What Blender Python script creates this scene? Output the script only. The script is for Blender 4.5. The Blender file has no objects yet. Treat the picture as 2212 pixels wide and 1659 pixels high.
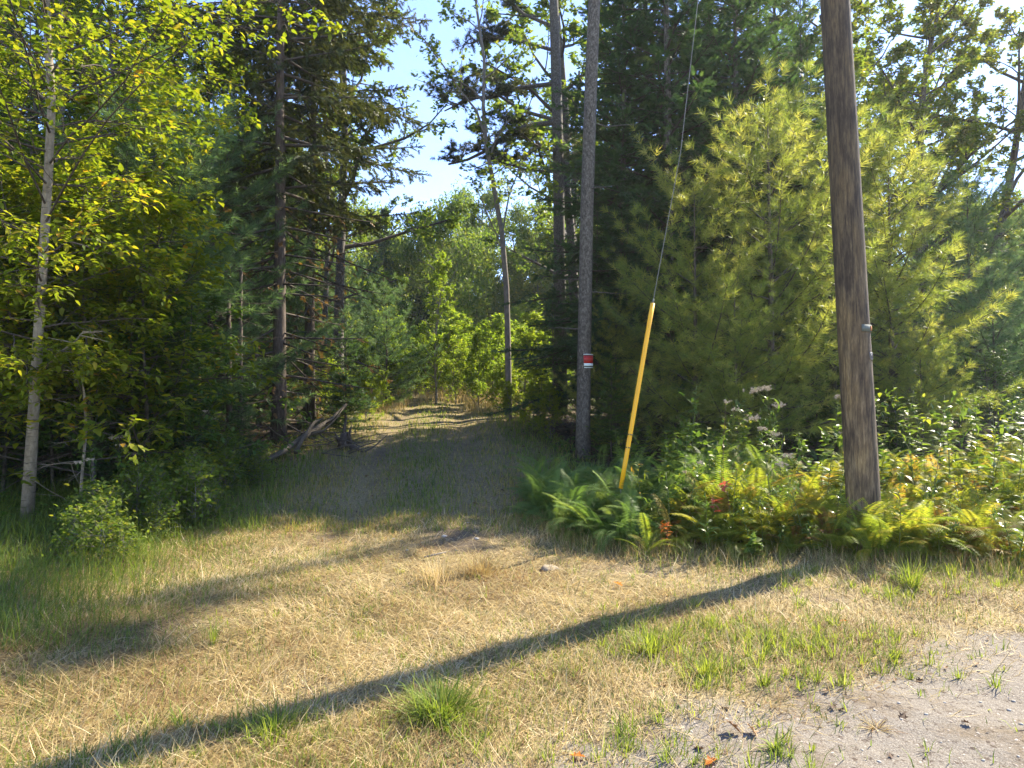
import bpy, math
import numpy as np
from mathutils import Vector, Matrix
R = math.radians
scene = bpy.context.scene
COL = scene.collection

# ------------------------------------------------------------------ camera, sky, sun, exposure
CAM_Z, PITCH, FPX = 1.65, 2.0, 1475.0
cd = bpy.data.cameras.new("camera"); cam = bpy.data.objects.new("camera", cd); COL.objects.link(cam)
cam.location = (0, 0, CAM_Z); cam.rotation_euler = (R(90 + PITCH), 0, 0)
cd.sensor_width = 36; cd.lens = 36 * FPX / 2212; cd.clip_start = 0.05; cd.clip_end = 2000
scene.camera = cam
SUN_AZ, SUN_EL = R(51.5), R(43.0)          # clockwise from +Y, elevation
w = bpy.data.worlds.new("World"); scene.world = w; w.use_nodes = True
nt = w.node_tree; bg = nt.nodes["Background"]
sky = nt.nodes.new("ShaderNodeTexSky"); sky.sky_type = 'NISHITA'; sky.sun_disc = False
sky.sun_elevation = SUN_EL; sky.sun_rotation = SUN_AZ; sky.air_density = 1.0; sky.altitude = 900; sky.dust_density = 0.1; sky.ozone_density = 1.6
hs_ = nt.nodes.new('ShaderNodeHueSaturation'); hs_.inputs['Saturation'].default_value = 1.1; hs_.inputs['Hue'].default_value = 0.514; nt.links.new(sky.outputs[0], hs_.inputs['Color'])
nt.links.new(hs_.outputs[0], bg.inputs[0]); bg.inputs[1].default_value = 0.13
sd = bpy.data.lights.new("sun", 'SUN'); sd.energy = 4.6; sd.angle = R(0.6); sd.color = (1.0, 0.90, 0.70)
sun = bpy.data.objects.new("sun", sd); COL.objects.link(sun); sun.location = (20, 15, 30)
tos = Vector((math.sin(SUN_AZ) * math.cos(SUN_EL), math.cos(SUN_AZ) * math.cos(SUN_EL), math.sin(SUN_EL)))
sun.rotation_euler = tos.to_track_quat('Z', 'Y').to_euler()
vs = scene.view_settings; vs.view_transform = 'Standard'; vs.look = 'None'; vs.gamma = 1.0
vs.exposure = 2.0
try: vs.use_curve_mapping = False
except Exception: pass
scene.cycles.max_bounces = 10; scene.cycles.diffuse_bounces = 7; scene.cycles.transmission_bounces = 7
scene.cycles.glossy_bounces = 2; scene.cycles.caustics_reflective = False; scene.cycles.caustics_refractive = False

# ------------------------------------------------------------------ geometry helpers
def P(px, py, d):
    """point at depth y=d seen at photo position px,py"""
    p = R(PITCH); u = (px - 1106) / FPX; v = (829.5 - py) / FPX
    k = math.cos(p) - v * math.sin(p)
    return np.array([u * d / k, d, CAM_Z + d * (math.sin(p) + v * math.cos(p)) / k])

_ty = np.arange(-60, 460, 1.0)
_tz = np.interp(_ty, [-60, 5, 8, 12, 18, 34, 60, 100, 200, 460], [0, 0, .03, .42, 1.0, 2.1, 3.3, 7, 16, 30])
_tz = np.convolve(np.pad(_tz, 2, mode='edge'), np.ones(5) / 5, 'valid')
def xc(y): return np.interp(y, [3, 7, 12, 17.5, 30, 40, 60], [-.7, -.9, -1.6, -2.25, -3.3, -5.2, -12])
def wav(x, y, f, s):
    return (np.sin(x * f + s) * np.cos(y * f * 1.13 + s * 1.7) + .5 * np.sin(x * f * 2.3 - y * f * 1.9 + s * 3.1)
            + .35 * np.sin(x * f * 4.1 + y * f * 3.7 + s * 5.3)) / 1.5
def H(x, y):
    x = np.asarray(x, float); y = np.asarray(y, float)
    z = np.interp(y, _ty, _tz)
    z = z + .035 * wav(x, y, 1.1, .3) + .008 * wav(x, y, 5.5, 1.3)
    k = np.clip((y - 6.5) / 3, 0, 1)
    for o in (-.95, .95):
        z = z - .06 * k * np.exp(-((x - xc(y) - o) / .33) ** 2)
    z = z + .30 * np.clip((x - .9) / 1.6, 0, 1) * np.clip((y - 7.9) / 1.3, 0, 1) * np.clip((13 - y) / 2, 0, 1)
    z = z + .09 * wav(x, y, .35, 2.2) * np.clip((np.abs(x - xc(y)) - 2.5) / 4, 0, 1)
    return z
def G(px, d):
    x = (px - 1106) / FPX * d
    return (x, d, float(H(x, d)))
def road_s(x, y): return (y - 3.42 - .575 * (x - .37)) + .22 * wav(x, y, 1.7, .9) + .08 * wav(x, y, 6, 2)

class MB:
    def __init__(s): s.V = []; s.F = []; s.A = []; s.n = 0; s.sub = None
    def add(s, V, F, a=0.5):
        V = np.asarray(V, float).reshape(-1, 3); F = np.asarray(F, int).reshape(-1, 3)
        s.V.append(V); s.F.append(F + s.n); s.n += len(V)
        s.A.append(np.broadcast_to(np.asarray(a, float), (len(F),)) if np.ndim(a) < 1 or len(np.atleast_1d(a)) == 1 else np.asarray(a, float))
    def stamp(s, TV, TF, pos, M, sc, val):
        """TV (k,3) TF (m,3); pos (N,3); M (N,3,3) rows = axes; sc (N,) ; val (N,)"""
        N = len(pos)
        if N == 0: return
        k, m = len(TV), len(TF)
        V = np.einsum('kj,njc->nkc', TV, M) * np.asarray(sc).reshape(-1, 1, 1) + pos[:, None, :]
        F = TF[None] + (np.arange(N) * k)[:, None, None]
        s.add(V.reshape(-1, 3), F.reshape(-1, 3), np.repeat(val, m))
    def tube(s, pts, rad, n=6, a=.5, cap=True):
        pts = np.asarray(pts, float); k = len(pts); rad = np.broadcast_to(rad, (k,))
        T = np.gradient(pts, axis=0); T /= np.linalg.norm(T, axis=1)[:, None] + 1e-9
        ref = np.array([0, 0, 1.]) if abs(T[0][2]) < .9 else np.array([1., 0, 0])
        U = np.cross(T, ref); U /= np.linalg.norm(U, axis=1)[:, None] + 1e-9
        W = np.cross(T, U)
        an = np.arange(n) * 2 * np.pi / n
        V = pts[:, None] + rad[:, None, None] * (np.cos(an)[None, :, None] * U[:, None] + np.sin(an)[None, :, None] * W[:, None])
        F = []
        for i in range(k - 1):
            for j in range(n):
                a0 = i * n + j; b0 = i * n + (j + 1) % n; c0 = a0 + n; d0 = b0 + n
                F += [(a0, c0, b0), (b0, c0, d0)]
        V = V.reshape(-1, 3)
        if cap:
            V = np.vstack([V, pts[0], pts[-1]]); e0, e1 = k * n, k * n + 1
            for j in range(n):
                F += [(e0, j, (j + 1) % n), (e1, (k - 1) * n + (j + 1) % n, (k - 1) * n + j)]
        s.add(V, F, a)
    def sticks(s, A, B, ra, rb, a=.5):
        A = np.asarray(A); B = np.asarray(B); N = len(A)
        if N == 0: return
        T = B - A; T = T / (np.linalg.norm(T, axis=1)[:, None] + 1e-9)
        ref = np.tile(np.array([.3, .2, 1.]), (N, 1)); U = np.cross(T, ref); U /= np.linalg.norm(U, axis=1)[:, None] + 1e-9
        W = np.cross(T, U); ra = np.broadcast_to(ra, (N,)); rb = np.broadcast_to(rb, (N,))
        V = []
        for r, C in ((ra, A), (rb, B)):
            for j in range(3):
                t = j * 2 * np.pi / 3
                V.append(C + r[:, None] * (math.cos(t) * U + math.sin(t) * W))
        V = np.stack(V, 1)
        F = np.array([(0, 3, 1), (1, 3, 4), (1, 4, 2), (2, 4, 5), (2, 5, 0), (0, 5, 3)])
        F = F[None] + (np.arange(N) * 6)[:, None, None]
        s.add(V.reshape(-1, 3), F.reshape(-1, 3), a)
    def box(s, c, h, M=None, a=.5):
        V = np.array([(x, y, z) for x in (-1, 1) for y in (-1, 1) for z in (-1, 1)], float) * np.array(h)
        if M is not None: V = V @ np.asarray(M)
        F = [(0, 1, 3), (0, 3, 2), (4, 6, 7), (4, 7, 5), (0, 4, 5), (0, 5, 1), (2, 3, 7), (2, 7, 6), (0, 2, 6), (0, 6, 4), (1, 5, 7), (1, 7, 3)]
        s.add(V + np.array(c), F, a)
    def tris(s): return sum(len(f) for f in s.F)
    def mesh(s, name, mat, smooth=False):
        V = np.vstack(s.V).astype(np.float32); F = np.vstack(s.F).astype(np.int32); A = np.concatenate(s.A).astype(np.float32)
        me = bpy.data.meshes.new(name)
        me.vertices.add(len(V)); me.vertices.foreach_set('co', V.ravel())
        me.loops.add(len(F) * 3); me.loops.foreach_set('vertex_index', F.ravel())
        me.polygons.add(len(F)); me.polygons.foreach_set('loop_start', np.arange(0, len(F) * 3, 3, dtype=np.int32))
        try: me.polygons.foreach_set('loop_total', np.full(len(F), 3, dtype=np.int32))
        except Exception: pass
        at = me.attributes.new('v', 'FLOAT', 'FACE'); at.data.foreach_set('value', A)
        if smooth: me.polygons.foreach_set('use_smooth', np.ones(len(F), dtype=bool))
        me.materials.append(mat)
        me.update(calc_edges=True)
        return me

NTRI = [0]
def frames(D, rng=None, up=(0, 0, 1), roll=0.0):
    """rows X=dir, Y=side, Z=normal"""
    D = D / (np.linalg.norm(D, axis=1)[:, None] + 1e-9)
    U = np.tile(np.array(up, float), (len(D), 1)) + 1e-3
    Y = np.cross(U, D); Y /= np.linalg.norm(Y, axis=1)[:, None] + 1e-9
    Z = np.cross(D, Y)
    if rng is not None and roll:
        t = rng.normal(0, roll, len(D))[:, None]
        Y, Z = Y * np.cos(t) + Z * np.sin(t), Z * np.cos(t) - Y * np.sin(t)
    return np.stack([D, Y, Z], 1)

def tag(o, label=None, cat=None, group=None, kind=None):
    if label: o['label'] = label
    if cat: o['category'] = cat
    if group: o['group'] = group
    if kind: o['kind'] = kind
    return o
def obj(name, me, parent=None, **k):
    o = bpy.data.objects.new(name, me); COL.objects.link(o)
    if parent is not None: o.parent = parent
    return tag(o, **k)
def empty(name, loc, rz=0, sc=1, **k):
    o = bpy.data.objects.new(name, None); COL.objects.link(o); o.location = loc
    o.rotation_euler = (0, 0, rz); o.scale = (sc,) * 3 if np.ndim(sc) == 0 else sc
    o.empty_display_size = .1
    return tag(o, **k)
def place(proto, name, label, cat, loc, rz=0, sc=1, group=None, mats=None, tilt=(0, 0)):
    """a new individual of a plant: an empty with its own copies of the parts (mesh data shared)"""
    e = empty(name, loc, rz, sc, label=label, cat=cat, group=group)
    e.rotation_euler = (tilt[0], tilt[1], rz)
    for pn, me in proto:
        c = obj(pn, me, e)
        if mats and pn in mats:
            c.material_slots[0].link = 'OBJECT'; c.material_slots[0].material = mats[pn]
    return e

# ------------------------------------------------------------------ materials
def newmat(name):
    m = bpy.data.materials.new(name); m.use_nodes = True
    n = m.node_tree.nodes; l = m.node_tree.links
    return m, n, l, n['Principled BSDF'], n['Material Output']
def ramp(n, cols):
    r = n.new('ShaderNodeValToRGB'); cr = r.color_ramp
    while len(cr.elements) < len(cols): cr.elements.new(.5)
    for e, (p, c) in zip(cr.elements, cols): e.position = p; e.color = (*c, 1)
    return r
def leafmat(name, cols, trans=.45, rough=.5, tcol=(1.25, 1.3, .55), orand=.25, spec=.35):
    m, n, l, b, out = newmat(name)
    a = n.new('ShaderNodeAttribute'); a.attribute_name = 'v'
    oi = n.new('ShaderNodeObjectInfo')
    ma = n.new('ShaderNodeMath'); ma.operation = 'MULTIPLY_ADD'; ma.inputs[1].default_value = orand; l.new(oi.outputs['Random'], ma.inputs[0])
    l.new(a.outputs['Fac'], ma.inputs[2])
    sb = n.new('ShaderNodeMath'); sb.operation = 'SUBTRACT'; l.new(ma.outputs[0], sb.inputs[0]); sb.inputs[1].default_value = orand / 2
    rp = ramp(n, cols); l.new(sb.outputs[0], rp.inputs[0])
    l.new(rp.outputs[0], b.inputs['Base Color']); b.inputs['Roughness'].default_value = rough
    b.inputs['Specular IOR Level'].default_value = spec
    if trans > 0:
        t = n.new('ShaderNodeBsdfTranslucent'); mx = n.new('ShaderNodeMixShader'); mx.inputs[0].default_value = trans
        vm = n.new('ShaderNodeVectorMath'); vm.operation = 'MULTIPLY'; vm.inputs[1].default_value = tcol
        l.new(rp.outputs[0], vm.inputs[0]); l.new(vm.outputs[0], t.inputs[0])
        l.new(b.outputs[0], mx.inputs[1]); l.new(t.outputs[0], mx.inputs[2]); l.new(mx.outputs[0], out.inputs[0])
    return m
def barkmat(name, cols, sc=(9, 9, 2), rough=.9, bump=.5, bands=0):
    m, n, l, b, out = newmat(name)
    tc = n.new('ShaderNodeTexCoord'); mp = n.new('ShaderNodeMapping'); mp.inputs['Scale'].default_value = sc
    l.new(tc.outputs['Object'], mp.inputs[0])
    no = n.new('ShaderNodeTexNoise'); no.inputs['Scale'].default_value = 3; no.inputs['Detail'].default_value = 6; no.inputs['Roughness'].default_value = .7
    l.new(mp.outputs[0], no.inputs[0])
    rp = ramp(n, cols); l.new(no.outputs[0], rp.inputs[0]); last = rp.outputs[0]
    if bands:
        m2 = n.new('ShaderNodeMapping'); m2.inputs['Scale'].default_value = (3, 3, 26); l.new(tc.outputs['Object'], m2.inputs[0])
        n2 = n.new('ShaderNodeTexNoise'); n2.inputs['Scale'].default_value = 1.6; n2.inputs['Detail'].default_value = 3; l.new(m2.outputs[0], n2.inputs[0])
        r2 = ramp(n, [(0, (0, 0, 0)), (.60, (0, 0, 0)), (.68, (1, 1, 1))]); l.new(n2.outputs[0], r2.inputs[0])
        mx = n.new('ShaderNodeMixRGB'); l.new(r2.outputs[0], mx.inputs[0]); l.new(last, mx.inputs[1]); mx.inputs[2].default_value = (.05, .04, .03, 1); last = mx.outputs[0]
    l.new(last, b.inputs['Base Color']); b.inputs['Roughness'].default_value = rough
    bp = n.new('ShaderNodeBump'); bp.inputs['Strength'].default_value = bump; bp.inputs['Distance'].default_value = .02
    l.new(no.outputs[0], bp.inputs['Height']); l.new(bp.outputs[0], b.inputs['Normal'])
    return m
def plain(name, col, rough=.6, metal=0, noise=.25, sc=20):
    m, n, l, b, out = newmat(name)
    tc = n.new('ShaderNodeTexCoord'); no = n.new('ShaderNodeTexNoise'); no.inputs['Scale'].default_value = sc; no.inputs['Detail'].default_value = 4
    l.new(tc.outputs['Object'], no.inputs[0])
    c = np.array(col); rp = ramp(n, [(.3, tuple(c * (1 - noise))), (.7, tuple(np.minimum(c * (1 + noise), 1)))]); l.new(no.outputs[0], rp.inputs[0])
    l.new(rp.outputs[0], b.inputs['Base Color']); b.inputs['Roughness'].default_value = rough; b.inputs['Metallic'].default_value = metal
    return m
M = {}
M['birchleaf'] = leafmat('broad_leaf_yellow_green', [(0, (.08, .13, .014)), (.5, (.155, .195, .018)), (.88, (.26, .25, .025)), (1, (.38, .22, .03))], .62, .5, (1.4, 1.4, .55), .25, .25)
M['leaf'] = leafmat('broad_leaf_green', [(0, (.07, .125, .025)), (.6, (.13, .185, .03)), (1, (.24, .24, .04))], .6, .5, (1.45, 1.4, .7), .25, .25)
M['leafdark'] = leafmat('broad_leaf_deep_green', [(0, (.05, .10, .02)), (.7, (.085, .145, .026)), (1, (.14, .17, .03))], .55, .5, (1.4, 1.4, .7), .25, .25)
M['oakleaf'] = leafmat('oak_leaf', [(0, (.07, .11, .02)), (.6, (.13, .17, .025)), (1, (.24, .20, .035))], .6, .5, (1.45, 1.45, .6), .25, .25)
M['spruce'] = leafmat('spruce_needle', [(0, (.035, .052, .02)), (.7, (.068, .088, .028)), (1, (.12, .115, .035))], .35, .55, (1.4, 1.2, .6))
M['fir'] = leafmat('fir_needle', [(0, (.035, .075, .03)), (.7, (.062, .115, .042)), (1, (.11, .155, .05))], .42, .5, (1.35, 1.3, .7))
M['pine'] = leafmat('pine_needle_yellow_green', [(0, (.13, .19, .045)), (.5, (.22, .265, .06)), (1, (.38, .37, .10))], .62, .4, (1.35, 1.3, .7), .2, .45)
M['pineblue'] = leafmat('pine_needle_blue_green', [(0, (.07, .135, .06)), (.6, (.115, .19, .08)), (1, (.17, .23, .085))], .52, .45, (1.3, 1.3, .8), .2)
M['deadneedle'] = leafmat('dead_needle', [(0, (.13, .07, .03)), (1, (.28, .16, .06))], .35)
M['fern'] = leafmat('fern_frond_sunlit', [(0, (.12, .19, .03)), (.5, (.20, .25, .035)), (.8, (.32, .30, .045)), (1, (.40, .26, .06))], .6, .5, (1.4, 1.35, .7), .6, .2)  # fronds of the sunlit bank: sunlight put into the paler yellow-green
M['ferngreen'] = leafmat('fern_frond_shaded', [(0, (.075, .15, .04)), (.6, (.115, .195, .048)), (1, (.17, .23, .055))], .55, .5, (1.35, 1.3, .75), .6, .2)  # fronds out of the sun: shade put into the deeper green
M['fernbrown'] = leafmat('fern_frond_brown', [(0, (.13, .06, .02)), (1, (.28, .15, .05))], .4, .6, (1.2, 1, .6), .5)
M['weedleaf'] = leafmat('weed_leaf', [(0, (.06, .12, .02)), (.7, (.12, .18, .03)), (1, (.2, .2, .04))], .5, .35, (1.35, 1.3, .8), .3, .3)
M['redleaf'] = leafmat('red_leaf', [(0, (.24, .05, .03)), (1, (.40, .11, .06))], .4, .5, (1.2, .9, .8))
M['orangeleaf'] = leafmat('orange_leaf', [(0, (.45, .13, .02)), (1, (.65, .26, .04))], .4, .5, (1.2, 1, .8))
M['litter'] = leafmat('fallen_leaf_brown', [(0, (.07, .035, .018)), (.5, (.14, .075, .035)), (1, (.26, .16, .08))], .15, .7, (1.1, 1, .8), .5)
M['drygrass'] = leafmat('dry_grass_blade', [(0, (.21, .115, .055)), (.2, (.31, .235, .095)), (.5, (.44, .345, .155)), (.8, (.60, .47, .25)), (1, (.74, .62, .40))], .38, .6, (1.1, 1.0, .8), 0, .2)
M['trailgrass'] = leafmat('trail_turf_blade', [(0, (.20, .18, .05)), (.4, (.28, .235, .07)), (.7, (.40, .32, .13)), (1, (.23, .29, .05))], .4, .6, (1.2, 1.15, .6), 0, .15)
M['brightleaf'] = leafmat('broad_leaf_sunlit', [(0, (.11, .18, .025)), (.6, (.21, .27, .035)), (1, (.33, .33, .05))], .65, .5, (1.35, 1.4, .6), .25, .25)  # brighter copy of the green leaf, sunshine put into its colour
M['grass'] = leafmat('green_grass_blade', [(0, (.07, .11, .03)), (.5, (.13, .19, .035)), (1, (.29, .34, .06))], .5, .5, (1.25, 1.2, .6), 0, .2)
M['barkdark'] = barkmat('spruce_bark', [(.3, (.025, .017, .012)), (.5, (.07, .05, .038)), (.7, (.13, .10, .08))])
M['barkgrey'] = barkmat('pine_bark', [(.30, (.022, .018, .014)), (.46, (.065, .054, .044)), (.60, (.13, .115, .095)), (.75, (.23, .23, .185))], (9, 9, 5))
M['barkpale'] = barkmat('smooth_pale_bark', [(.3, (.10, .085, .07)), (.6, (.2, .175, .15)), (.8, (.3, .27, .24))], (5, 5, 2))
M['twig'] = barkmat('twig_bark', [(.3, (.03, .022, .016)), (.6, (.075, .058, .045)), (.8, (.12, .10, .08))])
M['birchbark'] = barkmat('birch_bark', [(.25, (.11, .085, .055)), (.5, (.21, .17, .12)), (.75, (.32, .27, .20))], (6, 6, 3), .8, .3, 1)
M['polewood'] = barkmat('weathered_pole_wood', [(.30, (.045, .032, .024)), (.45, (.085, .064, .048)), (.58, (.14, .11, .085)), (.75, (.23, .185, .135))], (14, 14, .7), .85, .9)
M['logwood'] = barkmat('bleached_dead_wood', [(.3, (.04, .03, .02)), (.55, (.10, .08, .055)), (.8, (.22, .18, .13))], (26, 26, 5), .9, 1.0)
M['stemgreen'] = plain('green_stem', (.10, .12, .03), .6)
M['stemred'] = plain('reddish_stem', (.16, .08, .04), .6)
M['flower'] = plain('fluffy_white_flower', (.46, .38, .28), .9, 0, .2, 60)
M['yellow'] = plain('yellow_guard_plastic', (.80, .42, .012), .4, 0, .07, 6)
M['black'] = plain('black_strap', (.03, .03, .03), .5)
M['cable'] = plain('galvanized_cable', (.17, .165, .15), .6, .2, .15, 40)
M['zinc'] = plain('galvanized_metal', (.10, .115, .105), .75, .1, .2, 30)
M['rust'] = plain('rust_patch', (.30, .11, .03), .8)
M['alu'] = plain('aluminium_tag', (.20, .19, .185), .7, .2, .2, 50)
M['dark'] = plain('dark_print', (.03, .02, .02), .6)
M['signred'] = plain('red_print', (.42, .015, .01), .5, 0, .2, 30)
M['signwhite'] = plain('white_sign_face', (.62, .68, .66), .5, 0, .08, 30)
M['stone'] = plain('grey_stone', (.30, .28, .25), .9, 0, .4, 30)
M['stonewhite'] = plain('pale_stone', (.25, .205, .145), .95, 0, .4, 12)
M['straw'] = plain('straw_stem', (.50, .38, .22), .7)

# ------------------------------------------------------------------ foliage templates (unit length along +X)
def tpl_spray():
    V = []; F = []
    def tri(a, b, c):
        k = len(V); V.extend([a, b, c]); F.append((k, k + 1, k + 2))
    for i in range(5):
        x = i * .18
        for s in (-1, 1):
            tri((x, 0, 0), (x + .20, 0, 0), (x + .30, s * .27 * (1.15 - x * .5), -.03 + .05 * (i % 2)))
    tri((.1, 0, 0), (.4, 0, 0), (.4, .03, .2)); tri((.5, 0, 0), (.8, 0, 0), (.85, -.03, .17))
    tri((.85, -.03, 0), (.85, .03, 0), (1.1, 0, 0))
    return np.array(V), np.array(F)
def tpl_tuft(n, seed=1, w=.05, spread=.75):
    r = np.random.default_rng(seed); V = []; F = []
    for i in range(n):
        az = i * 2.4 + r.uniform(-.3, .3); el = spread * math.sqrt((i + .5) / n) * 1.3
        d = np.array([math.cos(el), math.sin(el) * math.cos(az), math.sin(el) * math.sin(az)])
        L = r.uniform(.75, 1.0); q = np.cross(d, r.normal(size=3)); q /= np.linalg.norm(q)
        o = np.array([r.uniform(-.35, .25), 0, 0]); k = len(V)
        V += [o + q * w / 2, o - q * w / 2, o + d * L + np.array([0, 0, -.08])]; F.append((k, k + 1, k + 2))
    return np.array(V), np.array(F)
T_SPRAY = tpl_spray(); T_TUFT = tpl_tuft(20, 1, .05, .85); T_TUFT2 = tpl_tuft(10, 3, .10)
T_LEAF = (np.array([(0, 0, 0), (.45, .3, .07), (1, 0, -.05), (.45, -.3, .07)], float), np.array([(0, 2, 1), (0, 3, 2)]))
T_OVATE = (np.array([(0, 0, 0), (.28, .30, .06), (.68, .22, .03), (1.05, 0, -.12), (.68, -.22, .03), (.28, -.30, .06), (.5, 0, -.01)], float),
           np.array([(0, 6, 1), (1, 6, 2), (2, 6, 3), (3, 6, 4), (4, 6, 5), (5, 6, 0)]))
T_LANCE = (np.array([(0, 0, 0), (.35, .10, .12), (.7, .07, .08), (1, 0, -.1), (.7, -.07, .08), (.35, -.10, .12)], float),
           np.array([(0, 5, 1), (1, 5, 4), (1, 4, 2), (2, 4, 3)]))
_o = [(0, 0), (.12, .16), (.30, .12), (.34, .36), (.52, .20), (.66, .34), (.74, .12), (1, 0)]
T_MAPLE = (np.array([(x, y, .05 * abs(y) * 3 - .04 * x) for x, y in _o] + [(x, -y, .05 * abs(y) * 3 - .04 * x) for x, y in _o[1:-1]], float),
           np.array([(0, 7, i) for i in range(1, 1)] + [(0, 2, 1), (2, 4, 3), (0, 4, 2), (0, 7, 4), (4, 6, 5), (4, 7, 6),
                     (0, 8, 9), (9, 10, 11), (0, 9, 11), (0, 11, 7), (11, 12, 13), (11, 13, 7)]))
def tpl_cluster(n, seed, base=T_LEAF, spread=.8):
    r = np.random.default_rng(seed); mb = MB()
    D = r.normal(size=(n, 3)) * [1, 1, .55] + [.3, 0, 0]
    mb.stamp(*base, r.normal(0, .45 * spread, (n, 3)), frames(D, r, roll=.7), r.uniform(.6, 1.0, n), np.zeros(n))
    return np.vstack(mb.V), np.vstack(mb.F)
T_CL5 = tpl_cluster(5, 4)

# ------------------------------------------------------------------ conifers
def conifer(seed, Ht, zb, L, r0, tpl, el=(0, 35), droop=.25, upc=.12, whorl=.42, nb=5, side=.42, sp=.14, esp=.09, esz=.12,
            bare=.22, dead=0, deadL=1.0, prof=None, hang=.0, leanx=0, mat='fir', bark='barkdark', topw=None, dead_need=0, rough=.2, side_ang=52, wv=.5, gap=0):
    rng = np.random.default_rng(seed); W0 = MB(); W = MB(); Fo = MB(); Dd = MB()
    prof = prof or (lambda t: (1 - t) ** .8)
    nz = 10; zz = np.linspace(-.3, Ht, nz)
    wob = np.cumsum(rng.normal(0, .012 * Ht / nz, (nz, 2)), axis=0)
    tp = np.column_stack([wob[:, 0] + leanx * zz, wob[:, 1], zz]); tr = r0 * (1 - zz / Ht * .93).clip(.03)
    tr[0] = r0 * 1.25
    W0.tube(tp, tr, 9)
    def axis(z): return np.array([np.interp(z, zz, tp[:, 0]), np.interp(z, zz, tp[:, 1]), z]), np.interp(z, zz, tr)
    z = .5 if dead else zb; az = rng.uniform(0, 6)
    while z < Ht - .12:
        isdead = z < zb; t = (z - zb) / (Ht - zb)
        for b in range(nb + rng.integers(-1, 2)):
            az += 2.399 + rng.normal(0, .25)
            if isdead and rng.random() > dead: continue
            Lb = (deadL if isdead else L * prof(max(t, 0))) * rng.uniform(.65, 1.12)
            if gap and math.sin(az) < -.72: Lb *= gap
            if Lb < .1: continue
            zb_ = z + rng.uniform(-.12, .12)
            c, rr = axis(zb_)
            e = R((el[0] + (el[1] - el[0]) * max(t, 0)) + rng.normal(0, 6)) if not isdead else R(rng.normal(-8, 10))
            dh = np.array([math.cos(az), math.sin(az), 0]); n = 7; s = np.linspace(0, 1, n)
            zz2 = Lb * (math.tan(e) * s - droop * s ** 2 + upc * s ** 3)
            sw = np.array([-dh[1], dh[0], 0]) * rng.normal(0, .08)
            pts = c + np.outer(s * Lb, dh) + np.outer(s ** 2 * Lb, sw) + np.outer(zz2, [0, 0, 1])
            rb = min(rr * .45, .009 + .011 * Lb)
            W.tube(pts, rb * (1 - s * .8), 4, cap=False)
            T = np.gradient(pts, axis=0); T /= np.linalg.norm(T, axis=1)[:, None]
            m = max(2, int(Lb * (1 - bare) / (sp * (2.2 if isdead else 1))))
            q = np.repeat(bare + (1 - bare) * (np.arange(m) + rng.random(m)) / m, 2)
            sg = np.tile([1, -1], m)
            pp = np.column_stack([np.interp(q, s, pts[:, i]) for i in range(3)])
            tt = np.column_stack([np.interp(q, s, T[:, i]) for i in range(3)])
            sl = (side * Lb ** .75 * (1.02 - q) ** .7 + .06) * rng.uniform(.6, 1.15, len(q))
            if isdead: sl *= .7
            a = R(side_ang) + rng.normal(0, .18, len(q)); pr = np.column_stack([-tt[:, 1], tt[:, 0], np.zeros(len(q))])
            dd = tt * np.cos(a)[:, None] + pr * (np.sin(a) * sg)[:, None]
            dd[:, 2] += rng.normal(0, .16, len(q)) - hang
            dd /= np.linalg.norm(dd, axis=1)[:, None]
            ends = pp + dd * sl[:, None]
            W.sticks(pp, ends, .0045, .002)
            if isdead:
                k = max(2, int(m * .8)); i2 = rng.integers(0, len(pp), k * 3); f = rng.random(k * 3)
                p2 = pp[i2] + dd[i2] * (sl[i2] * f)[:, None]; d2 = dd[i2] + rng.normal(0, .5, (k * 3, 3))
                W.sticks(p2, p2 + d2 * (sl[i2] * .4)[:, None], .003, .0015)
                if dead_need and rng.random() < dead_need:
                    Dd.stamp(*tpl, p2, frames(d2, rng, roll=.6), esz * rng.uniform(.5, .9, len(p2)), rng.random(len(p2)))
                continue
            # foliage along side twigs and at the branch end
            ne = np.maximum(1, (sl / esp).astype(int)); idx = np.repeat(np.arange(len(q)), ne)
            f = (np.concatenate([np.arange(k) for k in ne]) + rng.random(len(idx))) / ne[idx]
            pos = pp[idx] + dd[idx] * (sl[idx] * f)[:, None]
            dr = dd[idx] + rng.normal(0, .35, (len(idx), 3)) + [0, 0, -hang * .6]
            np_ = max(2, int(Lb * (1 - bare) / esp)); fs = bare + (1 - bare) * rng.random(np_)
            pos = np.vstack([pos, np.column_stack([np.interp(fs, s, pts[:, i]) for i in range(3)]), pts[-1:]])
            dr = np.vstack([dr, np.column_stack([np.interp(fs, s, T[:, i]) for i in range(3)]) + rng.normal(0, .35, (np_, 3)), T[-1:]])
            val = np.clip(rng.normal(wv, rough, len(pos)) + rng.normal(0, .1), 0, 1)
            Fo.stamp(*tpl, pos, frames(dr, rng, roll=.5), esz * rng.uniform(.75, 1.2, len(pos)), val)
        z += whorl * rng.uniform(.75, 1.25) * (1 if not isdead else .8)
    c, _ = axis(Ht - .1); Fo.stamp(*tpl, np.array([c, c - [0, 0, .1]]), frames(np.array([[.05, 0, 1.], [0, .1, 1]])), [esz * 1.4] * 2, np.array([.7, .7]))
    NTRI[0] += W.tris() + Fo.tris()
    out = [('trunk', W0.mesh('conifer_trunk', M[bark], True)), ('branches', W.mesh('conifer_branches', M['twig'])), ('foliage', Fo.mesh('conifer_foliage', M[mat]))]
    if Dd.n: out.append(('dead_foliage', Dd.mesh('dead_foliage', M['deadneedle']))); NTRI[0] += Dd.tris()
    return out

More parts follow.
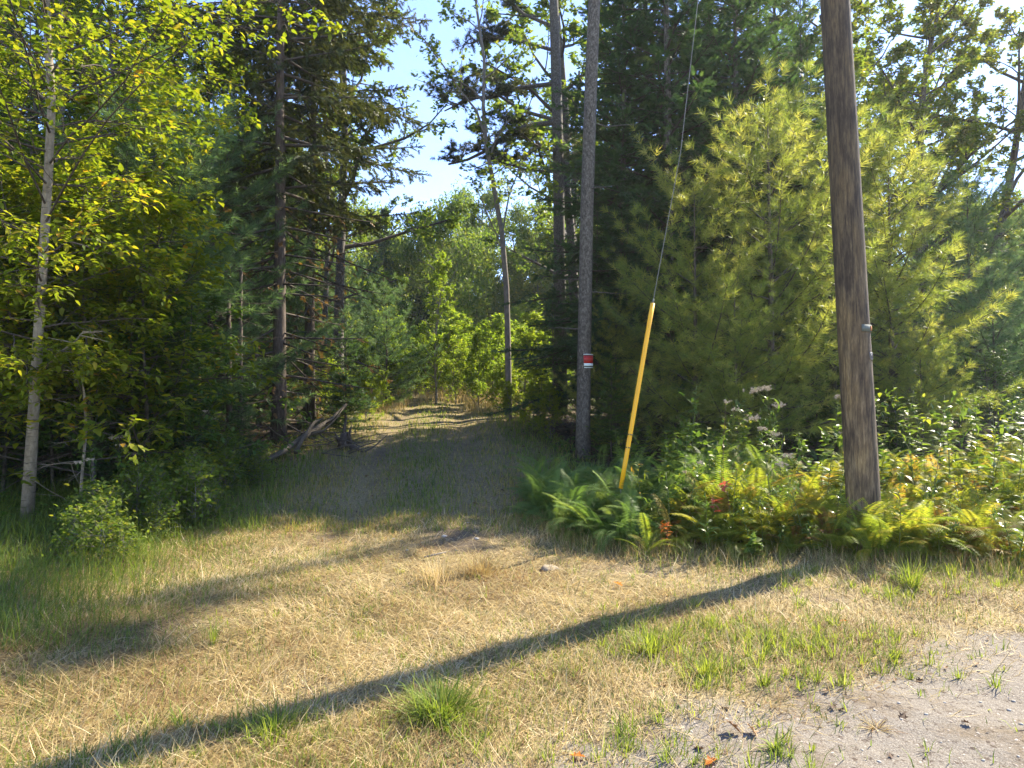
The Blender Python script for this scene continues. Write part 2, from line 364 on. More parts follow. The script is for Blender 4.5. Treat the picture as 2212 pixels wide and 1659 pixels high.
# ------------------------------------------------------------------ broadleaf trees
def unit(v): return v / (np.linalg.norm(v) + 1e-9)
def bpoly(rng, p, d, L, n=5, wob=.12, grav=0.):
    pts = [np.array(p, float)]; d = unit(np.array(d, float))
    for i in range(n - 1):
        d = unit(d + rng.normal(0, wob, 3) + [0, 0, grav]); pts.append(pts[-1] + d * L / (n - 1))
    return np.array(pts)
def spawn(rng, pts, r, depth, spec, W, S):
    k = len(pts); s = np.linspace(0, 1, k)
    (W if depth == 0 or W.sub is None else W.sub).tube(pts, r * (1 - .7 * s), [8, 6, 4, 3, 3][min(depth, 4)], cap=False)
    if depth >= len(spec): S.append(pts); return
    n, lf, ang, f0, grav = spec[depth]; Lt = np.linalg.norm(np.diff(pts, axis=0), axis=1).sum()
    T = np.gradient(pts, axis=0); az = rng.uniform(0, 6)
    for i in range(n):
        t = f0 + (1 - f0) * (i + rng.random()) / n; az += 2.4 + rng.normal(0, .3)
        p = np.array([np.interp(t, s, pts[:, j]) for j in range(3)]); tn = unit(np.array([np.interp(t, s, T[:, j]) for j in range(3)]))
        a = unit(np.cross(tn, [0.3, .1, 1.] if abs(tn[2]) < .9 else [1., 0, 0])); b = np.cross(tn, a)
        q = a * math.cos(az) + b * math.sin(az)
        if depth > 0: q[2] *= .45; q = unit(q)
        an = R(ang + rng.normal(0, 9)); d = tn * math.cos(an) + q * math.sin(an)
        L2 = Lt * lf * (1.15 - .7 * t) * rng.uniform(.7, 1.25)
        spawn(rng, bpoly(rng, p, d, L2, 5 if depth < 2 else 4, .13, grav), max(r * (1 - .7 * t) * .6, .003), depth + 1, spec, W, S)
def leaves(rng, S, Fo, per, size, tpl, flat=.45, down=.15, wv=.5, rough=.22, jit=.05, lo=.15):
    P0 = []; D0 = []
    for pts in S:
        k = len(pts); s = np.linspace(0, 1, k); n = max(1, int(per * rng.uniform(.7, 1.3)))
        f = lo + (1 - lo) * rng.random(n)
        P0.append(np.column_stack([np.interp(f, s, pts[:, j]) for j in range(3)]))
        D0.append(np.tile(unit(pts[-1] - pts[0]), (n, 1)))
    P0 = np.vstack(P0); D0 = np.vstack(D0); n = len(P0)
    D = D0 * .6 + rng.normal(0, 1, (n, 3)) * [1, 1, flat]; D[:, 2] -= down
    val = np.clip(rng.normal(wv, rough, n), 0, 1)
    Fo.stamp(*tpl, P0 + rng.normal(0, jit, (n, 3)), frames(D, rng, roll=flat), size * rng.uniform(.65, 1.2, n), val)
    return P0
def broad(seed, Ht, r0, spec, per, size, tpl=T_LEAF, mat='leaf', bark='barkgrey', lean=(0, 0), flat=.5, down=.15, wob=.04, trunk=None, extra=None, wv=.5, n0=9, jit=.05):
    rng = np.random.default_rng(seed); W = MB(); W.sub = MB(); Fo = MB(); S = []
    tk = trunk if trunk is not None else bpoly(rng, (0, 0, -.2), (lean[0], lean[1], 1), Ht, n0, wob, .02)
    spawn(rng, np.array(tk), r0, 0, spec, W, S)
    if extra:
        for pts, r, sp2 in extra: spawn(rng, np.array(pts), r, 1, [None] + sp2, W, S)
    leaves(rng, S, Fo, per, size, tpl, flat, down, wv, jit=jit)
    NTRI[0] += W.tris() + Fo.tris() + W.sub.tris()
    return [('trunk', W.mesh('tree_trunk', M[bark], True)), ('branches', W.sub.mesh('tree_branches', M['twig' if bark != 'barkpale' else 'barkpale'])), ('foliage', Fo.mesh('tree_foliage', M[mat]))]

# ------------------------------------------------------------------ ground
def build_ground():
    nx, ny = 300, 330
    u = np.linspace(-1, 1, nx); xs = 6.5 * np.sinh(u * 4.9) / np.sinh(1) * .62 * .2 + u * 6
    xs = np.sign(u) * (8 * np.abs(u) + 300 * np.abs(u) ** 7)
    t = np.linspace(0, 1, ny); ys = -12 + 14 * t / .12 * (t < .12) + (t >= .12) * (14 + 22 * ((t - .12) / .88) + 400 * ((t - .12).clip(0) / .88) ** 6)
    X, Y = np.meshgrid(xs, ys); Z = H(X, Y)
    near = np.clip(1 - np.abs(Y - 6) / 14, 0, 1)
    Z = Z + near * .004 * wav(X, Y, 19, 4)
    V = np.column_stack([X.ravel(), Y.ravel(), Z.ravel()])
    i = (np.arange(ny - 1)[:, None] * nx + np.arange(nx - 1)[None]).ravel()
    F = np.vstack([np.column_stack([i, i + 1, i + nx]), np.column_stack([i + 1, i + nx + 1, i + nx])])
    m, n, l, b, out = newmat('ground_soil')
    at = n.new('ShaderNodeAttribute'); at.attribute_name = 'mask'
    sep = n.new('ShaderNodeSeparateColor'); l.new(at.outputs['Color'], sep.inputs[0])
    tc = n.new('ShaderNodeTexCoord')
    def noise(s, d=6, rr=.6):
        q = n.new('ShaderNodeTexNoise'); q.inputs['Scale'].default_value = s; q.inputs['Detail'].default_value = d; q.inputs['Roughness'].default_value = rr
        l.new(tc.outputs['Object'], q.inputs[0]); return q
    def mix(f, a, c):
        q = n.new('ShaderNodeMixRGB'); l.new(f, q.inputs[0]); l.new(a, q.inputs[1]); l.new(c, q.inputs[2]); return q.outputs[0]
    n1 = noise(3.5); n2 = noise(38, 5, .7); n3 = noise(150, 3, .7)
    straw = ramp(n, [(.3, (.09, .075, .03)), (.5, (.21, .165, .08)), (.7, (.34, .27, .15))]); l.new(n2.outputs[0], straw.inputs[0])
    lit = ramp(n, [(.3, (.018, .014, .008)), (.55, (.05, .035, .018)), (.75, (.11, .07, .035))]); l.new(n2.outputs[0], lit.inputs[0])
    dirt = ramp(n, [(.28, (.06, .043, .025)), (.5, (.135, .10, .062)), (.7, (.24, .185, .12))]); l.new(n2.outputs[0], dirt.inputs[0])
    gr = ramp(n, [(.28, (.055, .045, .036)), (.40, (.14, .117, .092)), (.55, (.205, .183, .155)), (.72, (.35, .32, .275))]); l.new(n3.outputs[0], gr.inputs[0])
    def edge(ch, lo=.35, hi=.65):
        a = n.new('ShaderNodeMath'); a.operation = 'MULTIPLY_ADD'; l.new(n1.outputs[0], a.inputs[0]); a.inputs[1].default_value = .9; a.inputs[2].default_value = -.45
        c = n.new('ShaderNodeMath'); c.operation = 'ADD'; l.new(a.outputs[0], c.inputs[0]); l.new(sep.outputs[ch], c.inputs[1])
        e = n.new('ShaderNodeMapRange'); e.inputs[1].default_value = lo; e.inputs[2].default_value = hi; l.new(c.outputs[0], e.inputs[0]); return e.outputs[0]
    c = mix(edge(2), straw.outputs[0], lit.outputs[0])
    c = mix(edge(1), c, dirt.outputs[0])
    c = mix(edge(0, .3, .7), c, gr.outputs[0])
    # dark organic specks pressed into the gravel
    n4 = noise(22, 4, .65); sp = ramp(n, [(.56, (0, 0, 0)), (.66, (1, 1, 1))]); l.new(n4.outputs[0], sp.inputs[0])
    n5 = noise(1.6, 5, .7); r5 = ramp(n, [(.50, (0, 0, 0)), (.64, (.8, .8, .8))]); l.new(n5.outputs[0], r5.inputs[0])
    so = n.new('ShaderNodeMixRGB'); l.new(r5.outputs[0], so.inputs[0]); l.new(c, so.inputs[1]); l.new(dirt.outputs[0], so.inputs[2]); c = so.outputs[0]
    dk = n.new('ShaderNodeMixRGB'); dk.blend_type = 'MULTIPLY'; l.new(sp.outputs[0], dk.inputs[0]); l.new(c, dk.inputs[1]); dk.inputs[2].default_value = (.42, .36, .34, 1)
    l.new(dk.outputs[0], b.inputs['Base Color']); b.inputs['Roughness'].default_value = .95; b.inputs['Specular IOR Level'].default_value = .2
    ad = n.new('ShaderNodeMath'); ad.operation = 'MULTIPLY_ADD'; l.new(n3.outputs[0], ad.inputs[0]); ad.inputs[1].default_value = .35; l.new(n2.outputs[0], ad.inputs[2])
    bp = n.new('ShaderNodeBump'); bp.inputs['Strength'].default_value = .7; bp.inputs['Distance'].default_value = .02; l.new(ad.outputs[0], bp.inputs['Height']); l.new(bp.outputs[0], b.inputs['Normal'])
    mb = MB(); mb.add(V, F); me = mb.mesh('ground', m, True)
    X, Y = X.ravel(), Y.ravel(); s = road_s(X, Y)
    g = 1 / (1 + np.exp(s * 5))
    k = np.clip((Y - 7.5) / 3, 0, 1)
    d = k * (np.exp(-((X - xc(Y) + .95) / .33) ** 2) + .8 * np.exp(-((X - xc(Y) - .95) / .40) ** 2)) * (.38 + .22 * wav(X, Y, .7, 4))
    d += .75 * np.exp(-((X + .65) / .5) ** 2 - ((Y - 8.2) / 1.0) ** 2) + .6 * np.exp(-((X - 1.1) / .8) ** 2 - ((Y - 6.9) / .45) ** 2)
    d += .5 * np.exp(-((X - 2.6) / .9) ** 2 - ((Y - 6.0) / .5) ** 2)
    f = np.clip((np.abs(X - xc(Y)) - 2.2) / 1.2, 0, 1) * np.clip((Y - 7.2) / 1, 0, 1); f = np.maximum(f, np.clip((Y - 37) / 5, 0, 1))
    ca = me.attributes.new('mask', 'FLOAT_COLOR', 'POINT')
    ca.data.foreach_set('color', np.column_stack([g, d.clip(0, 1), f, np.ones(len(X))]).astype(np.float32).ravel())
    obj('ground', me, kind='structure')
    NTRI[0] += len(F)
build_ground()

def blades(mb, x, y, az, lean, L, Wd, curve, val, z0=0):
    z = H(x, y) + z0; n = len(x); dh = np.column_stack([np.cos(az), np.sin(az), np.zeros(n)]); up = np.array([0, 0, 1.])
    p = np.column_stack([x, y, z])
    mid = p + dh * (L * .5 * np.sin(lean))[:, None] + up * (L * .5 * np.cos(lean))[:, None]
    l2 = lean + curve
    tip = mid + dh * (L * .5 * np.sin(l2))[:, None] + up * (L * .5 * np.cos(l2))[:, None]
    for q in (mid, tip): q[:, 2] = np.maximum(q[:, 2], H(q[:, 0], q[:, 1]) + .004)
    sd = np.column_stack([-np.sin(az), np.cos(az), .3 * np.sin(az * 7)]) * (Wd / 2)[:, None]
    V = np.stack([p + sd, p - sd, mid + sd * .8, mid - sd * .8, tip], 1).reshape(-1, 3)
    F = np.array([(0, 1, 2), (1, 3, 2), (2, 3, 4)])[None] + (np.arange(n) * 5)[:, None, None]
    mb.add(V, F.reshape(-1, 3), np.repeat(val, 3))

def inview(x, y, m=.4): return np.abs(x) < .77 * y + m
def bare_mask(x, y):
    """1 = bare gravel or soil"""
    s = road_s(x, y); g = 1 / (1 + np.exp((s - .1) * 4.5))
    k = np.clip((y - 7.5) / 3, 0, 1)
    d = k * (np.exp(-((x - xc(y) + .95) / .30) ** 2) + .7 * np.exp(-((x - xc(y) - .95) / .35) ** 2)) * .8
    d = d + .85 * np.exp(-((x + .65) / .5) ** 2 - ((y - 8.2) / 1.0) ** 2) + .8 * np.exp(-((x - 1.1) / .8) ** 2 - ((y - 6.9) / .4) ** 2) + .7 * np.exp(-((x - 2.6) / .9) ** 2 - ((y - 6.0) / .45) ** 2)
    return np.clip(np.maximum(g, d), 0, 1)

# ------------------------------------------------------------------ trees: kinds
print('ground done')
SPEC_T = [(16, .34, 55, .35, .03), (6, .42, 45, .25, .0), (5, .45, 45, .2, -.02)]
K = {}
K['fir'] = conifer(11, 14, 1.6, 3.0, .13, T_SPRAY, el=(-8, 35), droop=.15, whorl=.40, nb=6, side=.44, sp=.16, esp=.115, esz=.20, bare=.10, dead=.6, deadL=1.2, mat='fir', bark='barkgrey')
K['firb'] = conifer(12, 13, 2.2, 2.3, .12, T_SPRAY, el=(-12, 30), droop=.1, whorl=.42, nb=6, side=.42, sp=.17, esp=.12, esz=.20, bare=.18, dead=.7, deadL=1.4, mat='fir', bark='barkgrey')
K['sapling'] = conifer(13, 3.6, .25, 1.1, .035, T_SPRAY, el=(5, 35), droop=.15, whorl=.26, nb=6, side=.40, sp=.10, esp=.08, esz=.14, bare=.05, mat='fir')
K['pine'] = conifer(14, 7.0, .5, 2.9, .09, T_TUFT, el=(6, 50), droop=.0, upc=.22, whorl=.52, nb=5, side=.60, sp=.21, esp=.15, esz=.21, bare=.22, mat='pine', bark='barkdark', prof=lambda t: (1 - t) ** .5 * (.75 + .25 * min(1, t * 3)), side_ang=46)
K['pineb'] = conifer(15, 5.6, .4, 2.7, .07, T_TUFT, el=(8, 55), droop=-.02, upc=.2, whorl=.5, nb=5, side=.60, sp=.21, esp=.15, esz=.21, bare=.18, mat='pine', bark='barkdark', prof=lambda t: (1 - t) ** .5 * min(1, .6 + t * 2), side_ang=46)
K['farfir'] = conifer(16, 14, 1, 2.6, .13, tpl_cluster(4, 9, T_LEAF, .5), el=(-5, 30), whorl=.55, nb=6, side=.45, sp=.3, esp=.25, esz=.32, bare=.1, mat='fir', bark='barkgrey')
K['tall'] = broad(21, 13, .16, SPEC_T, 24, .145, T_LEAF, 'leaf', 'barkgrey')
K['oak'] = broad(22, 14, .19, [(14, .38, 55, .38, .05), (6, .42, 45, .25, .0), (6, .42, 50, .2, 0)], 30, .15, T_LEAF, 'oakleaf', 'barkgrey', wob=.09)
K['farbroad'] = broad(23, 14, .17, [(22, .34, 60, .06, .04), (6, .42, 45, .25, 0), (4, .55, 50, .1, 0)], 14, .24, T_CL5, 'leaf', 'barkgrey', jit=.38)
K['farbroadb'] = broad(24, 12, .15, [(18, .40, 62, .08, .05), (6, .42, 45, .25, 0), (4, .55, 50, .1, 0)], 14, .24, T_CL5, 'leaf', 'barkpale', jit=.38)
K['young'] = broad(25, 6.3, .05, [(26, .24, 38, .14, .06), (5, .45, 40, .2, 0), (3, .5, 40, .2, 0)], 22, .10, T_LEAF, 'brightleaf', 'barkpale')
K['shrub'] = broad(26, 2.8, .03, [(18, .42, 42, .04, .03), (5, .5, 45, .2, 0), (3, .6, 50, .1, 0)], 19, .095, T_OVATE, 'brightleaf', 'barkpale')
K['shrubb'] = broad(27, 3.4, .03, [(20, .36, 48, .05, .0), (5, .5, 45, .2, 0), (3, .6, 50, .1, 0)], 24, .10, T_LEAF, 'brightleaf', 'barkpale')
K['under'] = broad(28, 4.2, .03, [(20, .40, 68, .12, -.01), (6, .5, 45, .2, -.02), (3, .5, 45, .2, -.02)], 9, .115, T_OVATE, 'leafdark', 'barkgrey', flat=.25, down=.2)
print('kinds', NTRI[0])

def tree(kind, name, label, px, d, hs=1, rz=0, group=None, cat='tree', mats=None, tilt=(0, 0)):
    return place(K[kind], name, label, cat, G(px, d), rz, hs, group, mats, tilt)
BL = {'foliage': M['pineblue']}; DK = {'foliage': M['leafdark']}  # DK: deeper green swapped onto shaded plants, shade put into leaf colour

# ---- left side
rng = np.random.default_rng(5)
# broadleaf tree with pale trunk, its boughs reach over the verge
def hero_birch():
    r = np.random.default_rng(31); W = MB(); W.sub = MB(); S = []
    base = P(57, 1150, 9.0); base[2] = float(H(base[0], 9.0)) - .1
    tk = [base, P(72, 900, 9), P(88, 640, 9), P(103, 400, 9), P(112, 220, 9), P(104, 90, 9), P(98, -60, 9), P(96, -300, 9), P(100, -560, 9)]
    tk = np.array(tk) - base
    W.tube(tk, np.array([.085, .068, .06, .055, .05, .045, .04, .028, .012]), 10)
    s = np.linspace(0, 1, len(tk)); z = tk[:, 2]
    az = 0
    for i in range(76):
        zz = 1.9 + 7.2 * (i + r.random()) / 76; p = np.array([np.interp(zz, z, tk[:, 0]), np.interp(zz, z, tk[:, 1]), zz])
        az += 2.4 + r.normal(0, .3); L = np.interp(zz, [1.8, 3, 5, 9], [1.3, 2.3, 3.5, 1.6]) * r.uniform(.7, 1.15)
        if math.sin(az) > .3 : L *= .7
        if math.cos(az) > .3: L *= 1.15
        e = R(np.interp(zz, [1.8, 5, 9], [8, 22, 50]) + r.normal(0, 7))
        d = (math.cos(az) * math.cos(e), math.sin(az) * math.cos(e), math.sin(e))
        spawn(r, bpoly(r, p, d, L, 6, .09, -.05), .016, 1, [None, (11, .36, 42, .15, -.03), (4, .45, 40, .2, -.02)], W, S)
    Fo = MB(); P0 = leaves(r, S, Fo, 9, .088, T_OVATE, .28, .22, .55, .25)
    t = empty('birch_tree', tuple(base), label='slender pale-barked tree at the left edge with yellow-green leaves', cat='tree')
    t.location.z += 0
    obj('trunk', W.mesh('pale_trunk', M['birchbark'], True), t); obj('branches', W.sub.mesh('branches', M['twig']), t)
    # the 300 leaves that show largest are parts of their own
    Wp = P0 + base; dist = np.linalg.norm(Wp - [0, 0, CAM_Z], axis=1)
    ok = (Wp[:, 1] > 1) & (np.abs(Wp[:, 0]) < .75 * Wp[:, 1]) & (Wp[:, 2] < CAM_Z + .62 * Wp[:, 1])
    dist[~ok] = 99; big = np.argsort(dist)[:300]
    V = np.vstack(Fo.V).reshape(-1, 7, 3); A = np.concatenate(Fo.A).reshape(-1, 6)[:, 0]
    mk = np.ones(len(V), bool); mk[big] = False
    R2 = MB(); n = mk.sum(); R2.add(V[mk].reshape(-1, 3), (T_OVATE[1][None] + (np.arange(n) * 7)[:, None, None]).reshape(-1, 3), np.repeat(A[mk], 6))
    obj('foliage', R2.mesh('leaf_mass', M['birchleaf']), t, kind='stuff')
    lm = []
    for v in (.2, .45, .6, .8, .97):
        m1 = MB(); m1.add(*T_OVATE, v); lm.append(m1.mesh('leaf', M['birchleaf']))
    for j in big:
        v = V[j]; X = v[3] - v[0]; sc = np.linalg.norm(X) / 1.057
        # recover the frame from the stamped vertices
        Y = unit(v[1] - v[5]); X0 = unit((v[2] + v[4]) / 2 - (v[1] + v[5]) / 2 + 0); Z = np.cross(X0, Y)
        o = obj('leaf', lm[int(np.clip(A[j] * 5, 0, 4))], t)
        mt = Matrix(((X0[0], Y[0], Z[0], v[0][0]), (X0[1], Y[1], Z[1], v[0][1]), (X0[2], Y[2], Z[2], v[0][2]), (0, 0, 0, 1))) @ Matrix.Scale(sc, 4)
        o.matrix_local = mt
    NTRI[0] += W.tris() + Fo.tris() + W.sub.tris()
hero_birch()

# tall dark spruce
K['hero'] = conifer(41, 18, 5.6, 4.2, .17, T_SPRAY, el=(-6, 25), droop=.16, upc=.12, whorl=.46, nb=5, side=.50, sp=.145, esp=.12, esz=.20, bare=.2,
                    dead=.85, deadL=2.5, mat='spruce', bark='barkdark', hang=.28, dead_need=.95, gap=.3, prof=lambda t: (1 - t) ** .55 * (1 if t > .1 else .8))
tree('hero', 'spruce_tree', 'tall dark spruce left of the track with drooping boughs and brown dead lower twigs', 605, 16, 1, 0)
tree('hero', 'spruce_tree', 'second dark spruce half hidden behind the tall spruce, its trunk lit pale', 668, 21, 1.05, 2.2)
def pole_tree(name, label, pts, rad, bark, twigs, seed, group=None, leaf=None, cat='tree', ltw=.5):
    r = np.random.default_rng(seed); W = MB(); pts = np.array(pts); base = pts[0].copy(); q = pts - base
    W.tube(q, rad, 9); z = q[:, 2]; S = []
    for i in range(twigs):
        zz = r.uniform(.3, z.max()); p = np.array([np.interp(zz, z, q[:, 0]), np.interp(zz, z, q[:, 1]), zz]); az = r.uniform(0, 6.3)
        tw = bpoly(r, p, (math.cos(az), math.sin(az), r.normal(0, .25)), ltw * r.uniform(.5, 1.5), 5, .12, 0)
        spawn(r, tw, .008, 2, [None, None, (4, .5, 45, .2, 0)], W, S)
    t = empty(name, tuple(base), label=label, cat=cat, group=group)
    obj('trunk', W.mesh('bare_trunk', M[bark], True), t); NTRI[0] += W.tris()
    if leaf:
        Fo = MB(); leaves(r, S, Fo, leaf[0], leaf[1], leaf[2], .4); obj('foliage', Fo.mesh('foliage', M[leaf[3]]), t); NTRI[0] += Fo.tris()
    return t
def gp(px, d, dz=-.15):
    g = G(px, d); return np.array([g[0], g[1], g[2] + dz])
pole_tree('dead_spruce', 'thin dark dead trunk with bare twigs, left of a pair beside the tall spruce', [gp(497, 14), P(495, 750, 14), P(494, 640, 14)], [.06, .05, .04], 'barkdark', 26, 51, ltw=.9)
pole_tree('dead_spruce', 'thin dark dead trunk with bare twigs, right of a pair beside the tall spruce', [gp(521, 14.4), P(519, 750, 14.4), P(521, 560, 14.4)], [.06, .05, .035], 'barkdark', 30, 52, ltw=.9)
pole_tree('sapling_stem', 'thin crooked pale sapling stem right of the pale-barked tree', [gp(180, 9.3), P(176, 1040, 9.3), P(186, 930, 9.3), P(182, 850, 9.3), P(172, 800, 9.3)], [.022, .02, .018, .014, .008], 'birchbark', 10, 53, ltw=.7)
pole_tree('bare_branch', 'pale forked bare branch leaning out beside the pale trunk', [P(92, 800, 8.9), P(125, 765, 8.8), P(165, 735, 8.7), P(180, 715, 8.7)], [.018, .014, .009, .005], 'birchbark', 5, 54, cat='branch', ltw=.35)

L = 'soft blue-green young pine '
tree('pine', 'pine_tree', L + 'behind the overhanging leaves at upper left', 330, 12.5, .98, 1, mats=BL)
tree('pine', 'pine_tree', L + 'just left of the tall spruce, its top below the spruce boughs', 450, 15.2, 1.05, 3, mats=BL)
tree('pineb', 'pine_tree', L + 'behind the pair of thin dead trunks', 560, 19.5, 1.15, 5, mats=BL)
tree('pineb', 'pine_tree', L + 'lit pale, right of the spruces above the track bend', 835, 28, .85, 2, mats=BL)
tree('pine', 'pine_tree', L + 'far back among the trees left of the track', 745, 34, .95, 4, mats=BL)
for i, (px, d, s, a) in enumerate([(260, 11, 1.0, 0), (355, 11.6, .95, 2), (160, 12, 1.1, 4), (20, 12.5, 1.15, 3), (-60, 10.5, 1.1, 5)]):
    tree('sapling', 'fir_sapling', 'dark fir sapling in the shaded undergrowth at left', px, d, s, a, 'dark fir saplings in the left woods')
tree('sapling', 'fir_sapling', 'small dark fir to the right of the spruce trunks by the fallen log', 745, 18, .85, 1)
tree('sapling', 'fir_sapling', 'low green fir bush in front of the fallen log', 520, 12.4, .42, 1)
for i, (px, d, s, a) in enumerate([(120, 11, 1.0, 0), (300, 10.6, .8, 1), (400, 11.3, .75, 2.1), (10, 10.5, .9, 3), (220, 12.5, 1.1, 4), (-120, 11, 1.2, 5), (60, 14, 1.3, 1.5), (330, 14, 1.2, 2.7)]):
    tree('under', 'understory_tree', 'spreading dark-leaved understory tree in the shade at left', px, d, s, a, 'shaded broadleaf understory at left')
for i, (k, px, d, s, a) in enumerate([('firb', 60, 16, 1.0, 0), ('fir', 230, 18, 1.0, 1), ('firb', -120, 15, 1.1, 2), ('fir', 380, 20, 1.0, 3), ('firb', 450, 22, .7, 4), ('fir', -20, 21, 1.1, 5),
                                      ('firb', 150, 22, 1.1, .7), ('fir', 540, 26, .6, 1.8), ('fir', 300, 26, 1.2, 2.2), ('firb', -260, 19, 1.1, 1.1), ('fir', 640, 30, .6, 2)]):
    tree(k, 'fir_tree', 'tall dark fir deep in the woods behind the left verge', px, d, s, a, 'tall firs in the left woods')
for px, d, s, a in [(90, 13, .75, 1), (270, 15.5, .8, 2), (-40, 18, .9, 3), (410, 17, .8, 5)]:
    tree('tall', 'maple_tree', 'leafy broadleaf tree rising behind the pale trunk at upper left', px, d, s, a, 'broadleaf trees in the left woods')

for i, (px, d, s, a) in enumerate([(210, 9.8, 1.0, 0), (330, 10.6, 1.15, 1), (60, 10.2, 1.2, 3), (-60, 9.6, 1.2, 4), (270, 12, 1.5, 5), (140, 12.5, 1.6, 1.5), (-200, 11, 1.5, 2)]):
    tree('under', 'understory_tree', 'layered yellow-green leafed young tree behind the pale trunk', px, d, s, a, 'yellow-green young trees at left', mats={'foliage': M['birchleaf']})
# ---- centre
tree('young', 'young_birch', 'narrow sunlit young tree standing above the bushes at the track bend', 942, 30, .98, 0)
for i, (k, px, d, s, a) in enumerate([('shrub', 1150, 26, 1.2, .5), ('shrub', 1060, 28.5, 1.25, 2.5), ('shrub', 985, 33, 1.3, 1.5), ('shrub', 1035, 27, 1.05, 0), ('shrub', 1130, 25, 1.0, 1), ('shrubb', 985, 31, .95, 2), ('shrubb', 900, 33, 1.0, 3), ('shrub', 1180, 28, 1.05, 4), ('shrubb', 1085, 31, 1.0, 5),
                                      ('shrubb', 850, 30, .85, 1), ('shrubb', 1010, 35, 1.1, 2), ('shrub', 1090, 23.5, .62, 3), ('shrub', 1160, 22, .7, 2), ('shrubb', 945, 36, 1.05, 3)]):
    tree(k, 'shrub', 'bright sunlit leafy bush beyond the end of the track', px, d, s, a, 'sunlit bushes beyond the track', 'shrub')
for i, (k, px, d, s, a) in enumerate([('shrubb', 790, 21, .45, 0), ('shrubb', 745, 20, .5, 1), ('shrub', 820, 25, .5, 2), ('shrub', 700, 23, .8, 3), ('shrubb', 640, 24, .9, 4), ('shrub', 770, 27, .9, 1.4), ('shrubb', 560, 20, .6, 1.7)]):
    tree(k, 'shrub', 'yellow-green bush in the sunlit edge left of the track', px, d, s, a, 'bushes along the left side of the track', 'shrub')
for i, (k, px, d, s, a) in enumerate([('shrubb', 1100, 20.5, .38, 0), ('shrub', 1150, 18.5, .40, 1), ('shrubb', 1190, 17, .40, 2)]):
    tree(k, 'shrub', 'low bush at the right side of the track below the sign tree', px, d, s, a, 'low bushes right of the track', 'shrub')
# slender maple
b = gp(1100, 22)
tk = np.array([b, P(1097, 740, 22), P(1094, 620, 22), P(1084, 500, 22), P(1066, 400, 22), P(1050, 310, 22), P(1044, 230, 22), P(1046, 130, 22), P(1030, 20, 22), P(1015, -120, 22)]) - b
ex = [([P(1052, 310, 22) - b, P(1030, 240, 21.8) - b, P(990, 190, 21.5) - b, P(950, 130, 21.3) - b, P(905, 70, 21) - b], .05, [(6, .4, 40, .35, .02), (5, .45, 45, .2, 0)]),
      ([P(1085, 500, 22) - b, P(1100, 420, 22.5) - b, P(1128, 350, 23) - b, P(1150, 320, 23) - b], .035, [(7, .5, 50, .2, 0), (5, .5, 50, .2, 0)]),
      ([P(1088, 540, 22) - b, P(1060, 480, 22) - b, P(1040, 430, 21.6) - b, P(1020, 390, 21.6) - b], .03, [(7, .5, 50, .2, 0), (5, .5, 50, .2, 0)]),
      ([P(1060, 380, 22) - b, P(1090, 360, 21) - b, P(1130, 370, 20) - b, P(1160, 400, 20) - b], .025, [(7, .5, 50, .2, 0), (5, .5, 50, .2, 0)])]
mp = broad(61, 10, .105, [(7, .16, 50, .45, .02), (5, .5, 45, .25, 0), (5, .5, 45, .2, 0)], 9, .15, T_MAPLE, 'leaf', 'barkpale', trunk=tk, extra=ex)
place(mp, 'maple_tree', 'slender bare-stemmed maple leaning left over the bushes in the gap of sky', 'tree', tuple(b))

